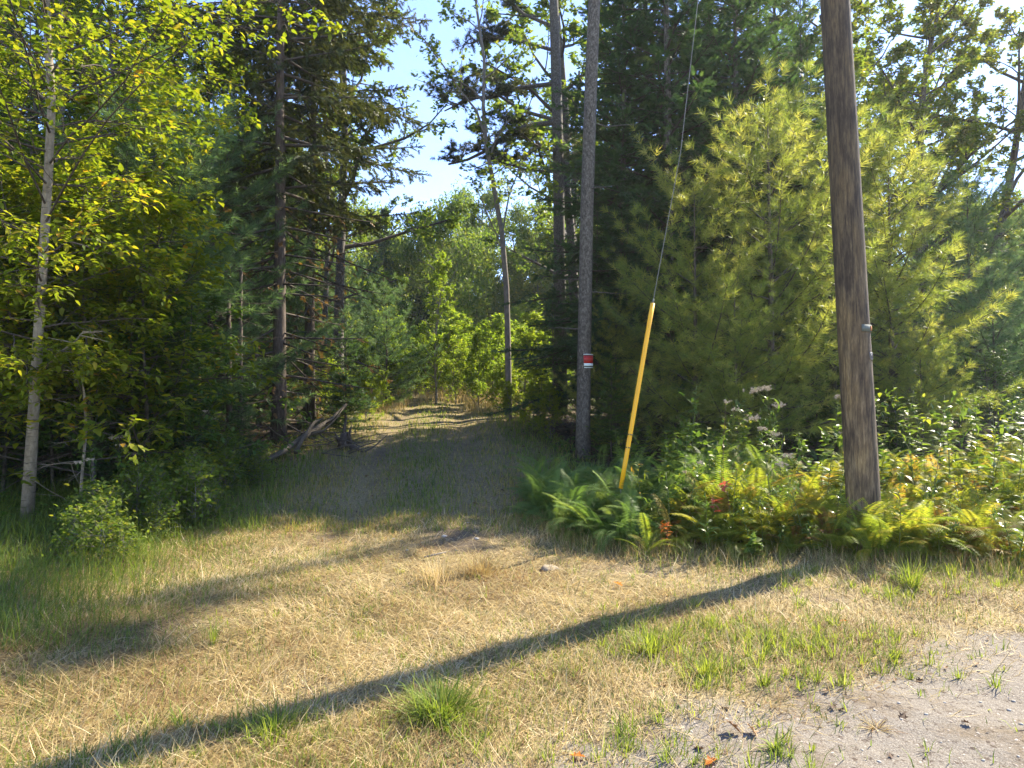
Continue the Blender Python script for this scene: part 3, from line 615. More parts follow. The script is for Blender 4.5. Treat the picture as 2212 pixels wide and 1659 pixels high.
# mature pines: straight trunk, long limbs with needle clumps
def big_pine(name, label, pts, rad, limbs, seed, mat='pineblue', bark='barkgrey', stubs=10, clump=12, dens=1.0, top=8):
    r = np.random.default_rng(seed); W = MB(); Fo = MB(); pts = np.array(pts); base = pts[0].copy(); q = pts - base
    W.tube(q, rad, 12); z = q[:, 2]
    def clumps(pts_, r0):
        W.tube(pts_, r0 * np.linspace(1, .35, len(pts_)), 6, cap=False)
        s = np.linspace(0, 1, len(pts_)); Lt = np.linalg.norm(np.diff(pts_, axis=0), axis=1).sum()
        for j in range(int(clump * dens)):
            t = .4 + .6 * r.random(); p = np.array([np.interp(t, s, pts_[:, i]) for i in range(3)]); az = r.uniform(0, 6.3)
            tw = bpoly(r, p, (math.cos(az), math.sin(az), .35), Lt * .28 * r.uniform(.5, 1.2), 4, .15, .05); W.tube(tw, [.018, .014, .01, .006], 4, cap=False)
            for _ in range(6):
                u = r.uniform(.3, 1); c = tw[min(3, int(u * 3.99))]; az = r.uniform(0, 6.3)
                t2 = bpoly(r, c, (math.cos(az), math.sin(az), r.uniform(-.1, .5)), r.uniform(.25, .6), 3, .1, .05); W.sticks(t2[:-1], t2[1:], .006, .004)
                n = 8; f = r.random(n); pp = t2[0] + (t2[-1] - t2[0]) * f[:, None]
                D = np.tile(unit(t2[-1] - t2[0]), (n, 1)) + r.normal(0, .5, (n, 3)) + [0, 0, .25]
                Fo.stamp(*T_TUFT2, pp, frames(D, r, roll=.5),   .19 * r.uniform(.8, 1.2, n), np.clip(r.normal(.5, .2, n), 0, 1))
    for lp, r0 in limbs: clumps(np.array(lp) - base, r0)
    for i in range(stubs):
        zz = r.uniform(2, z.max() * .8); p = np.array([np.interp(zz, z, q[:, 0]), np.interp(zz, z, q[:, 1]), zz]); az = r.uniform(0, 6.3)
        W.tube(bpoly(r, p, (math.cos(az), math.sin(az), -.1), r.uniform(.3, 1.3), 4, .15), [.02, .015, .01, .004], 4, cap=False)
    for i in range(top):
        zz = z.max() * r.uniform(.72, 1); p = np.array([np.interp(zz, z, q[:, 0]), np.interp(zz, z, q[:, 1]), zz]); az = r.uniform(0, 6.3)
        clumps(bpoly(r, p, (math.cos(az), math.sin(az), .2), r.uniform(1.2, 3.2), 5, .08, .02), .04)
    t = empty(name, tuple(base), label=label, cat='tree')
    obj('trunk', W.mesh('pine_trunk', M[bark], True), t)
    if Fo.n: obj('foliage', Fo.mesh('needle_clumps', M[mat]), t)
    NTRI[0] += W.tris() + Fo.tris(); return t
d = 24
big_pine('pine_tree', 'tall pale pine trunk with long limbs reaching left across the sky', [gp(1212, d), P(1208, 500, d), P(1205, 300, d), P(1200, 120, d), P(1190, -200, d), P(1185, -420, d)], [.24, .20, .19, .18, .12, .05],
         [([P(1195, 265, d), P(1150, 270, d), P(1100, 285, d), P(1062, 320, d), P(1010, 345, d), P(968, 355, d)], .10),
          ([P(1195, 258, d), P(1130, 240, d), P(1075, 205, d), P(1010, 215, d), P(960, 240, d)], .07),
          ([P(1200, 180, d), P(1120, 190, d), P(1060, 212, d), P(1000, 212, d - 1)], .08),
          ([P(1198, 372, d), P(1130, 365, d), P(1070, 345, d), P(1025, 365, d - 1)], .05),
          ([P(1200, 110, d), P(1130, 90, d), P(1060, 80, d), P(1010, 95, d)], .07),
          ([P(1200, 60, d), P(1130, 30, d), P(1090, -10, d), P(1060, -40, d)], .07),
          ([P(1205, 330, d), P(1150, 310, d - 1), P(1110, 270, d - 2), P(1095, 250, d - 2)], .04),
          ([P(1206, 420, d), P(1235, 400, d), P(1260, 350, d), P(1262, 300, d)], .04)], 71, mat='spruce')
d = 14
sp_ = big_pine('pine_tree', 'straight grey trunk with lichen carrying the red and white sign', [gp(1258, d), P(1260, 900, d), P(1263, 700, d), P(1268, 450, d), P(1276, 200, d), P(1284, 0, d), P(1290, -200, d), P(1298, -500, d), P(1300, -900, d)],
         [.165, .145, .14, .135, .13, .125, .11, .08, .03], [], 72, mat='spruce', stubs=14, top=6)

# ---- right side
for lab, k, px, d, s, a in [
    ('dark fir whose boughs spread right behind the sign trunk', 'fir', 1345, 17.5, .95, 0),
    ('tall dark fir with a visible grey trunk behind the yellow marker', 'firb', 1447, 16.5, 1.2, 1),
    ('tall dark fir rising between the marker and the pole', 'fir', 1600, 17, 1.0, 2),
    ('dark fir with top against the sky left of the pole', 'fir', 1690, 21, 1.08, 3),
    ('dark fir behind the pale pine trunk and sign trunk', 'firb', 1385, 23, 1.0, 4),
    ('dark fir filling the shade at centre right', 'firb', 1530, 20, 1.15, 5),
    ('tall fir just right of the guy wire, crown against the sky', 'fir', 1540, 18.6, 1.12, 1.3),
    ('tall fir between the sign trunk and the guy wire', 'fir', 1405, 19.5, 1.15, 2.6),
    ('fir behind the left edge of the utility pole', 'fir', 1745, 19.5, .85, 4)]:
    tree(k, 'fir_tree', lab, px, d, s * 1.08, a)
SPN = {'foliage': M['spruce']}
for px, d, s, a in [(1195, 17.5, .30, 1), (1345, 16, .42, 2), (1400, 15, .42, 3), (1290, 17.5, .5, 4)]:
    tree('firb', 'fir_tree', 'small shaded fir crowding the foot of the sign tree', px, d, s, a, 'small firs by the sign tree')
YP = 'young pine with yellow-green needles '
tree('pineb', 'pine_tree', YP + 'right of the yellow marker, lowest in front of the firs', 1505, 13.6, .98, 0)
tree('pine', 'pine_tree', YP + 'filling the space just left of the utility pole', 1665, 13.6, 1.0, 1)
tree('pineb', 'pine_tree', YP + 'low between the marker and the pole', 1590, 12.6, .62, 2)
tree('pine', 'pine_tree', YP + 'directly behind the utility pole', 1800, 16.2, 1.12, 3)
tree('pine', 'pine_tree', YP + 'right of the utility pole, bushiest of the pines', 1930, 15, .95, 4)
tree('pineb', 'pine_tree', YP + 'small, half behind the sign trunk', 1330, 15, .55, 5)
tree('pine', 'pine_tree', L + 'tall at the right edge', 2100, 19.5, 1.0, 2, mats=BL)
tree('pineb', 'pine_tree', L + 'low at the right edge above the ferns', 2150, 17.3, .75, 1, mats=BL)
tree('pine', 'pine_tree', L + 'just outside the right edge', 2310, 23, .95, 5, mats=BL)
tree('pineb', 'pine_tree', YP + 'low to the right of the pole above the ferns', 1990, 13.8, .45, 2)
tree('pineb', 'pine_tree', L + 'far right beyond the shaded trunk', 2240, 24, 1.0, 3, mats=BL)
tree('oak', 'oak_tree', 'forked dark-trunked oak against the sky at upper right', 2112, 25, 1.12, 3.6)
tree('oak', 'oak_tree', 'oak with slanting limbs behind the pole at upper right', 1925, 26, 1.05, 2.5)
tree('tall', 'maple_tree', 'broadleaf tree between the oaks and the right edge', 2020, 33, 1.1, 2)
tree('tall', 'maple_tree', 'broadleaf tree low on the right skyline', 2230, 38, .75, 3)
tree('tall', 'maple_tree', 'yellow-green broadleaf tree showing between the pine and sign trunks', 1240, 41, 1.5, 4)
tree('tall', 'maple_tree', 'yellow-green broadleaf tree behind the tall spruce', 700, 30, 1.0, 1)
tree('oak', 'oak_tree', 'leafy oak behind the pole, mostly hidden', 1800, 38, 1.2, 4)
for px, d, s, a in [(1780, 19, .3, 0), (2010, 20, .5, 1), (1380, 19, .5, 2), (2180, 24, .8, 4), (1500, 18, .4, 3), (2080, 22, .6, 5), (1640, 19, .35, 1)]:
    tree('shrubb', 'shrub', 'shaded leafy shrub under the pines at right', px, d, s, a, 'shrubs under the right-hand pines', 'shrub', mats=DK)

# ---- forest beyond
r = np.random.default_rng(77)
for d, step in ((44, 150), (52, 130), (60, 120), (70, 110), (84, 100)):
    for px in np.arange(-500, 2750, step):
        q = px + r.uniform(-40, 40); dd = d + r.uniform(-4, 4); k = r.choice(['farbroad', 'farbroadb', 'farfir'], p=[.42, .33, .25])
        gap = 800 < q < 1260
        hgt = 14 if k != 'farbroadb' else 12
        top = (r.uniform(9.5, 12) if dd < 50 else r.uniform(12, 14.5) if dd < 58 else r.uniform(13.5, 16.5)) if gap else r.uniform(13, 18)
        if dd < 48 and gap: continue
        if dd < 57 and 1000 < q < 2080: continue
        if q > 2080: top *= .8
        s = top / hgt
        nm = 'fir_tree' if k == 'farfir' else 'broadleaf_tree'
        lab = 'dark conifer in the far woods beyond the track' if k == 'farfir' else ('hazy green broadleaf tree in the far woods seen through the gap' if gap else 'green broadleaf tree in the far woods behind the near trees')
        tree(k, nm, lab, q, dd, s, r.uniform(0, 6.3), 'far ' + ('conifers' if k == 'farfir' else 'broadleaf trees in the gap' if gap else 'broadleaf trees behind'))
r = np.random.default_rng(78)
for d, step, s0 in ((33, 95, .8), (40, 80, 1.25), (47, 80, 1.6)):
    for px in np.arange(-150, 2500, step):
        q = px + r.uniform(-25, 25); dd = d + r.uniform(-2, 2)
        if abs(q - 930) < 90 and d < 35: continue
        tree(r.choice(['shrub', 'shrubb']), 'shrub', 'leafy bush of the undergrowth below the far woods', q, dd, s0 * r.uniform(.8, 1.2), r.uniform(0, 6), 'undergrowth bushes below the far woods', 'shrub')
for d, step in ((14.5, 150), (19, 140), (25, 130)):
    for px in list(np.arange(-200, 520, step)) + list(np.arange(1350, 2500, step)):
        q = px + r.uniform(-40, 40); dd = d + r.uniform(-1.5, 1.5)
        side = 'left' if q < 900 else 'right'
        tree(r.choice(['shrubb', 'under', 'sapling']), 'shrub', f'shaded leafy undergrowth beneath the {side}-hand woods', q, dd, r.uniform(.35, .6), r.uniform(0, 6), f'undergrowth beneath the {side}-hand woods', 'shrub', mats=DK)
for lab, k, px, d, s, a_ in [('yellow-green maple whose high crown fills the sky above the sign trunk', 'tall', 1262, 27, 1.5, 2.2), ('broadleaf crown at the top edge between the tall spruce and the bare maple', 'tall', 735, 25, 1.35, 1.1), ('leafy oak filling the sky just right of the utility pole', 'oak', 1900, 22, .95, 1), ('leafy oak whose crown meets the top edge right of the pole', 'tall', 2010, 29, 1.15, 3.3),
                          ('maple above the young pines at upper right', 'tall', 1960, 24, .85, 5), ('maple crown low behind the right edge pines', 'tall', 2150, 30, .62, 4.4)]:
    tree(k, 'oak_tree' if k == 'oak' else 'maple_tree', lab, px, d, s, a_)
# tree added out of frame, high crown shading the left part of the clearing
K['shade_tree'] = broad(33, 25, .26, [(12, .11, 65, .87, .03), (6, .5, 50, .2, 0), (5, .5, 45, .2, 0)], 16, .20, T_LEAF, 'leaf', 'barkgrey', wob=.01)
place(K['shade_tree'], 'maple_tree', 'unseen tall maple added outside the right edge to shade the clearing', 'tree', (18.9, 24.3, float(H(18.9, 24.3))), 1, 1.2)
print('trees', NTRI[0])

# ------------------------------------------------------------------ utility pole, guy wire, sign
def utility_pole():
    b = P(1873, 1200, 7.6); t = P(1803, 0, 7.6); b[2] = float(H(b[0], b[1])) - .3
    top = b + (t - b) * (13.2 - b[2]) / (t[2] - b[2])
    r = np.random.default_rng(3); k = 40; n = 28
    s = np.linspace(0, 1, k); ax = b + np.outer(s, top - b); rad = .176 - .052 * s
    T = unit(top - b); U = unit(np.cross(T, [0, 1, 0])); Wv = np.cross(T, U)
    mb = MB(); an = np.arange(n) * 2 * np.pi / n
    lump = 1 + .010 * np.sin(an * 3 + 1)[None] + .006 * np.sin(an * 7 + s[:, None] * 5)
    V = ax[:, None] - b + (rad[:, None] * lump)[..., None] * (np.cos(an)[None, :, None] * U + np.sin(an)[None, :, None] * Wv)
    F = []
    for i in range(k - 1):
        for j in range(n):
            a0 = i * n + j; b0 = i * n + (j + 1) % n; F += [(a0, b0, a0 + n), (b0, b0 + n, a0 + n)]
    V = np.vstack([V.reshape(-1, 3), top - b]); F += [(k * n, (k - 1) * n + j, (k - 1) * n + (j + 1) % n) for j in range(n)]
    mb.add(V, F)
    e = empty('utility_pole', tuple(b), label='weathered brown wooden utility pole leaning left among the ferns', cat='utility pole')
    m, nn, l, bs, out = newmat('pole_wood_cracked')
    tc = nn.new('ShaderNodeTexCoord')
    def noise(scale, s, dt, rg):
        mp = nn.new('ShaderNodeMapping'); mp.inputs['Scale'].default_value = scale; l.new(tc.outputs['Object'], mp.inputs[0])
        q = nn.new('ShaderNodeTexNoise'); q.inputs['Scale'].default_value = s; q.inputs['Detail'].default_value = dt; q.inputs['Roughness'].default_value = rg; l.new(mp.outputs[0], q.inputs[0]); return q
    g1 = noise((16, 16, 1.6), 2.2, 8, .75); g2 = noise((3, 3, .8), 1.8, 5, .65); g3 = noise((42, 42, .7), 1.6, 4, .6)
    c1 = ramp(nn, [(.32, (.020, .013, .007)), (.45, (.052, .035, .019)), (.56, (.092, .066, .037)), (.70, (.16, .122, .072)), (.8, (.25, .20, .125))]); l.new(g1.outputs[0], c1.inputs[0])
    c2 = ramp(nn, [(.38, (.38, .34, .33)), (.5, (.95, .93, .9)), (.6, (1.25, 1.2, 1.0)), (.7, (1.7, 1.6, 1.3))]); l.new(g2.outputs[0], c2.inputs[0])
    mx = nn.new('ShaderNodeMixRGB'); mx.blend_type = 'MULTIPLY'; mx.inputs[0].default_value = 1; l.new(c1.outputs[0], mx.inputs[1]); l.new(c2.outputs[0], mx.inputs[2])
    # wood colour paler towards the foot, darker further up
    sx = nn.new('ShaderNodeSeparateXYZ'); l.new(tc.outputs['Object'], sx.inputs[0])
    mr = nn.new('ShaderNodeMapRange'); l.new(sx.outputs[2], mr.inputs[0]); mr.inputs[1].default_value = .6; mr.inputs[2].default_value = 3.6; mr.inputs[3].default_value = 2.2; mr.inputs[4].default_value = 1.0
    m2 = nn.new('ShaderNodeVectorMath'); m2.operation = 'SCALE'; l.new(mx.outputs[0], m2.inputs[0]); l.new(mr.outputs[0], m2.inputs['Scale'])
    m3 = nn.new('ShaderNodeMixRGB'); m3.blend_type = 'MULTIPLY'; m3.inputs[0].default_value = .75; l.new(m2.outputs[0], m3.inputs[1])
    cr = ramp(nn, [(.36, (.1, .08, .07)), (.41, (1, 1, 1))]); l.new(g3.outputs[0], cr.inputs[0]); l.new(cr.outputs[0], m3.inputs[2])
    l.new(m3.outputs[0], bs.inputs['Base Color']); bs.inputs['Roughness'].default_value = .85
    cr = ramp(nn, [(.36, (0, 0, 0)), (.41, (1, 1, 1))]); l.new(g3.outputs[0], cr.inputs[0])
    ad = nn.new('ShaderNodeMath'); ad.operation = 'ADD'; l.new(cr.outputs[0], ad.inputs[0]); l.new(g1.outputs[0], ad.inputs[1])
    bp = nn.new('ShaderNodeBump'); bp.inputs['Strength'].default_value = .6; bp.inputs['Distance'].default_value = .006; l.new(ad.outputs[0], bp.inputs['Height']); l.new(bp.outputs[0], bs.inputs['Normal'])
    obj('shaft', mb.mesh('pole_shaft', m, True), e)
    def on_surface(py, off):          # point and outward frame on the shaft at a photo height, angle off the camera side towards the right
        z = P(1850, py, 7.6)[2]; f = (z - b[2]) / (top[2] - b[2]); c = ax[0] + (top - b) * f; rr = .176 - .052 * f
        a = R(off); nrm = unit(np.array([math.sin(a), -math.cos(a), 0]) - T * 0); side = np.array([math.cos(a), math.sin(a), 0])
        return c - b, rr, nrm, side
    # galvanized bracket strap bent round the right face
    c, rr, nr, sd = on_surface(712, 50); mb = MB(); n = 10; h = .038
    A = [R(2 + 66 * i / n) for i in range(n + 1)]; V = []; F = []
    for ra in (rr + .004, rr + .016):
        for a in A:
            for dz in (-h, h): V.append(c + np.array([math.sin(a) * ra, -math.cos(a) * ra, dz]))
    q = 2 * (n + 1)
    for i in range(n):
        a0 = 2 * i
        F += [(q + a0, q + a0 + 2, q + a0 + 1), (q + a0 + 1, q + a0 + 2, q + a0 + 3)]
        F += [(a0 + 1, q + a0 + 1, a0 + 3), (a0 + 3, q + a0 + 1, q + a0 + 3), (a0, a0 + 2, q + a0), (a0 + 2, q + a0 + 2, q + a0)]
    F += [(0, q, 1), (1, q, q + 1), (2 * n, 2 * n + 1, q + 2 * n), (2 * n + 1, q + 2 * n + 1, q + 2 * n)]
    mb.add(V, F)
    br = obj('metal_bracket', mb.mesh('metal_bracket', M['zinc']), e)
    mb = MB(); a = R(46); ra = rr + .018
    mb.box(c + np.array([math.sin(a) * ra, -math.cos(a) * ra, 0]), (.018, .003, .027), [[math.cos(a), math.sin(a), 0], [-math.sin(a), math.cos(a), 0], [0, 0, 1]])
    obj('rust_patch', mb.mesh('rust_patch', M['rust']), br)
    # aluminium number tag, two raised digits
    c, rr, nr, sd = on_surface(771, 62)
    for i, (off, ch) in enumerate(((38, '6'), (58, '5'))):
        a = R(off); nr = np.array([math.sin(a), -math.cos(a), 0]); sd = np.array([math.cos(a), math.sin(a), 0])
        ctr = c + nr * (rr + .006); mb = MB(); mb.box(ctr, (.024, .003, .042), [sd, nr, [0, 0, 1]])
        tg = obj('number_tag', mb.mesh('number_tag', M['alu']), e)
        cu = bpy.data.curves.new('digit', 'FONT'); cu.body = ch; cu.size = .085; cu.extrude = .0015; cu.align_x = 'CENTER'; cu.align_y = 'CENTER'
        to = bpy.data.objects.new('tmp', cu); me = bpy.data.meshes.new_from_object(to); bpy.data.objects.remove(to); me.materials.clear(); me.materials.append(M['dark'])
        o = obj('digit', me, tg); p = ctr + nr * .0055
        o.matrix_local = Matrix(((sd[0], 0, nr[0], p[0]), (sd[1], 0, nr[1], p[1]), (0, 1, 0, p[2]), (0, 0, 0, 1)))
    # moulding seam: narrow ground-wire strip down the right side
    mb = MB(); a = R(84); pts = []
    for z in np.linspace(.3, 11, 30):
        f = z / (top[2] - b[2]); rr = .176 - .052 * f; pts.append((top - b) * f + np.array([math.sin(a), -math.cos(a), 0]) * (rr + .006))
    mb.tube(pts, .011, 6); obj('ground_wire', mb.mesh('ground_wire', M['polewood'], True), e)
    return top, T
PT, PTd = utility_pole()

def wire(name, label, pts, rad, mat='cable'):
    pts = np.array(pts); b0 = pts[0].copy(); mb = MB(); mb.tube(pts - b0, rad, 6)
    o = obj(name, mb.mesh(name, M[mat], True), label=label, cat='wire'); o.location = b0; return o
def sag(a, b, s, n=30):
    t = np.linspace(0, 1, n); q = np.array(a)[None] * (1 - t)[:, None] + np.array(b)[None] * t[:, None]; q[:, 2] -= 4 * s * t * (1 - t); return q
for i, (dx, dz, lab) in enumerate(((0, -.35, 'lower overhead wire crossing the sky at the upper right corner'), (.25, 0, 'upper overhead wire crossing the sky at the upper right corner'))):
    wire('overhead_wire', lab, sag(PT + np.array([0, 0, -.4 + dz]), np.array([41 + dx * 6, 36., 12.2 + dz * 2]), .9), .011, 'dark')

# guy wire with its yellow guard
ga = P(1338, 1075, 8.4); gt = P(1410, 655, 8.36); g2 = P(1470, 330, 8.32); g3 = P(1508, 0, 8.28)
gtop = PT + (PT - P(1873, 1200, 7.6)) * -.055
ga[2] = float(H(ga[0], ga[1])) - .05; gb = P(1341, 1055, 8.4)
e = empty('guy_wire', tuple(ga), label='slanting steel guy cable with bright yellow plastic guard rising from the ferns', cat='guy wire')
mb = MB(); mb.tube(np.array([ga, gb, gt, g2, g3, (g3 + gtop) / 2 + [-.05, 0, 0], gtop]) - ga, .0045, 6); obj('cable', mb.mesh('cable', M['cable'], True), e)
dirg = unit(gt - gb); mb = MB()
# a split tube: open channel seen from the front
pts = np.array([gb + dirg * s for s in np.linspace(0, np.linalg.norm(gt - gb), 9)]) - ga
mb.tube(pts, np.full(9, .028), 12); gd = obj('yellow_guard', mb.mesh('yellow_guard', M['yellow'], True), e)
side = unit(np.cross(dirg, [0, 1, 0])); mb = MB(); q0 = pts + np.array([0, -.0285, 0]) + side * .008
mb.tube(q0, .0045, 5); obj('guard_seam', mb.mesh('guard_seam', M['yellow'], True), gd)
for f in (.22, .29):
    c = pts[0] + (pts[-1] - pts[0]) * f; mb = MB(); mb.tube([c - dirg * .007, c + dirg * .007], .0315, 12); obj('guard_strap', mb.mesh('guard_strap', M['black'], True), gd)
mb = MB(); c = gt - ga; mb.tube([c, c + dirg * .05], [.014, .012], 8); obj('cable_clamp', mb.mesh('cable_clamp', M['zinc'], True), e)

# property sign wrapped on the trunk
def curved_panel(mb, c, rad, z0, z1, a0=-62, a1=62, n=14, th=.003):
    V = []; F = []
    for ra in (rad, rad + th):
        for i in range(n + 1):
            a = R(a0 + (a1 - a0) * i / n)
            for z in (z0, z1): V.append((c[0] + math.sin(a) * ra, c[1] - math.cos(a) * ra, c[2] + z))
    q = 2 * (n + 1)
    for i in range(n):
        a = 2 * i; F += [(q + a, q + a + 2, q + a + 1), (q + a + 1, q + a + 2, q + a + 3), (a, a + 1, a + 2), (a + 1, a + 3, a + 2),
                         (a + 1, q + a + 1, a + 3), (a + 3, q + a + 1, q + a + 3), (a, a + 2, q + a), (a + 2, q + a + 2, q + a)]
    F += [(0, q, 1), (1, q, q + 1), (2 * n, 2 * n + 1, q + 2 * n), (2 * n + 1, q + 2 * n + 1, q + 2 * n)]
    mb.add(V, F)
c = P(1266, 780, 14); e = empty('property_sign', tuple(c), label='small red and white property sign wrapped on the grey trunk', cat='sign')
zt = P(1266, 766, 14)[2] - c[2]; zb_ = P(1266, 795, 14)[2] - c[2]; hh = zt - zb_; o0 = np.zeros(3); rad = .143
mb = MB(); curved_panel(mb, o0, rad, zb_, zt, -70, 70); obj('backing_sheet', mb.mesh('backing_sheet', M['black']), e)
mb = MB(); curved_panel(mb, o0, rad + .004, zb_ + hh * .33, zt - hh * .12, -66, 66); rp_ = obj('red_panel', mb.mesh('red_panel', M['signred']), e)
mb = MB(); curved_panel(mb, o0, rad + .004, zb_ + hh * .12, zb_ + hh * .32, -66, 66); obj('white_panel', mb.mesh('white_panel', M['signwhite']), e)
for z0, z1 in ((zt - .012, zt + .002), (zb_ - .004, zb_ + .008)):
    mb = MB(); curved_panel(mb, o0, rad + .004, z0, z1, -68, 68); obj('white_border', mb.mesh('white_border', M['signwhite']), e)
r = np.random.default_rng(8); mb = MB()
for row in (0, 1):
    zc = zt - hh * (.22 + .22 * row); a = -50.
    while a < 48:
        w_ = r.uniform(3, 6)
        for _ in range(2):
            aa = a + r.uniform(0, w_); curved_panel(mb, o0, rad + .0072, zc - .018, zc + .018, aa, aa + 1.6, 1, .001)
        z2 = zc + r.choice([-.015, 0, .015]); curved_panel(mb, o0, rad + .0074, z2 - .003, z2 + .003, a, a + w_ + 1, 1, .001)
        a += w_ + 5
obj('lettering', mb.mesh('lettering', M['dark']), rp_, kind='stuff')

# ------------------------------------------------------------------ fallen wood
def limb_thing(name, label, polys, mat, cat, group=None, sides=9):
    b0 = np.array(polys[0][0][0], float); e = empty(name, tuple(b0), label=label, cat=cat, group=group)
    for pn, pts, rad in [(['trunk'] + ['branch'] * 9)[i:i + 1] + list(q) for i, q in enumerate([(p, r_) for p, r_ in polys])]:
        mb = MB(); mb.tube(np.array(pts) - b0, rad, sides); obj(pn, mb.mesh(pn, M[mat], True), e)
def g2p(px, py_, d, dz): 
    q = gp(px, d, dz); return q
limb_thing('fallen_log', 'bleached fallen log slanting up to the right beside the spruce trunks', [
    ([gp(565, 13.2, .05), gp(615, 14, .16), gp(665, 14.8, .36), gp(720, 15.6, .62), gp(748, 16.2, .9)], [.05, .06, .065, .05, .03]),
    ([gp(640, 14.0, .12), gp(655, 14.4, .35), gp(680, 14.9, .62), gp(700, 15.2, .66)], [.05, .045, .03, .012]),
    ([gp(665, 14.8, .36), gp(700, 15.0, .42), gp(735, 15.2, .75)], [.035, .025, .01]),
    ([gp(700, 15.3, .5), gp(722, 15.3, .62), gp(742, 15.0, .95)], [.025, .018, .006])], 'logwood', 'log')
limb_thing('tree_stump', 'dark jagged stump with upright spikes at the left edge of the track', [
    ([gp(745, 15.2, -.1), gp(747, 15.2, .22), gp(745, 15.2, .36)], [.20, .14, .08]),
    ([gp(742, 15.2, .2), gp(745, 15.2, .5), gp(750, 15.2, .75)], [.06, .035, .006]),
    ([gp(752, 15.1, .15), gp(756, 15.1, .4), gp(760, 15.1, .55)], [.05, .03, .006]),
    ([gp(735, 15.1, .15), gp(728, 15.0, .3), gp(722, 15.0, .42)], [.05, .03, .006]),
    ([gp(745, 15.2, .0), gp(765, 15.0, .08), gp(785, 14.9, .02)], [.09, .06, .02])], 'barkdark', 'stump')
r = np.random.default_rng(91)
for i in range(34):
    px = r.uniform(590, 800); d = 14.6 + r.uniform(-.8, 1.8); p = gp(px, d, .05 + r.uniform(0, .2)); a = r.uniform(-.6, .9); Ls = r.uniform(.5, 1.2)
    q = bpoly(r, p, (math.cos(a) * (1 if r.random() < .7 else -1), .3, r.uniform(.0, .5)), Ls, 5, .12)
    limb_thing('stick', 'thin bleached stick in the heap of fallen wood by the spruces', [(q, np.array([.018, .016, .013, .01, .005]) * r.uniform(.5, 1.2))], 'logwood', 'stick', 'sticks in the fallen wood heap', 6)
q = np.array([gp(918, 7.15, .03), gp(945, 7.2, .05), gp(965, 7.28, .055)]); limb_thing('stick', 'short brown stick lying across the shaded track', [(q, [.008, .009, .006])], 'barkpale', 'stick')

# ------------------------------------------------------------------ ferns
def frond_mesh(seed, mat, npin=34, arch=.55):
    r = np.random.default_rng(seed); mb = MB(); k = 12; s = np.linspace(0, 1, k)
    # rachis in XZ plane: rises then arches over
    ang = R(84) - s * R(62 + 45 * arch) ; x = np.cumsum(np.cos(ang)) / k; z = np.cumsum(np.sin(ang)) / k
    pts = np.column_stack([x, .03 * np.sin(s * 3 + seed), z]); mb.tube(pts, .007 * (1 - s * .8), 3, .3, cap=False)
    T = np.gradient(pts, axis=0); T /= np.linalg.norm(T, axis=1)[:, None]
    for i in range(npin):
        t = .18 + .82 * i / npin; p = np.array([np.interp(t, s, pts[:, j]) for j in range(3)]); tn = unit(np.array([np.interp(t, s, T[:, j]) for j in range(3)]))
        Lp = .135 * math.sin(math.pi * min(1, (1.08 - t) * .95 + .02)) ** .8 * (1 if t > .3 else .75) * r.uniform(.9, 1.1) + .01
        nrm = unit(np.cross(np.array([0, 1, 0]), -tn)) * -1
        for sg in (1, -1):
            dv = unit(np.array([0, sg, 0]) * .92 + tn * .38 - nrm * 0 + np.array([0, 0, -.12 - .1 * r.random()])); wv_ = tn * .0085 * (1.1 - t * .4)
            tip = p + dv * Lp + np.array([0, 0, -.10 * Lp]); m1 = p + dv * Lp * .33; m2 = p + dv * Lp * .66 + np.array([0, 0, -.03 * Lp]); vv = np.clip(.5 + r.normal(0, .12), 0, 1)
            mb.add([p, m1 - wv_ * 1.2, m1 + wv_ * .9, tip], [(0, 1, 2), (1, 3, 2)], vv)
    return mb.mesh('frond', mat)
FR = {c: [frond_mesh(s, M[c], 34, a) for s, a in ((1, .2), (2, .6), (3, 1.1))] for c in ('fern', 'ferngreen', 'fernbrown')}
def fern(x, y, size, colour, label, group, r, n=7):
    e = empty('fern', (x, y, float(H(x, y)) - .02), r.uniform(0, 6.3), 1, label=label, cat='fern', group=group)
    for i in range(n):
        o = obj('frond', FR[colour][r.integers(0, 3)], e); o.rotation_euler = (r.normal(0, .25), R(r.normal(0, 22)), i * 6.283 / n + r.normal(0, .35)); s = size * r.uniform(.7, 1.2); o.scale = (s, s * r.uniform(.85, 1.15), s)
    return e
r = np.random.default_rng(101)
def bank_front(x): return np.interp(x, [.1, .5, 1.1, 1.9, 3, 4.2, 6, 8], [9.6, 8.5, 7.8, 7.55, 7.4, 7.2, 6.95, 7.6]) + .16 * wav(x, x * .3, 2.1, 4) + .05 * wav(x, x, 7, 1)
cnt = 0; tries = 0
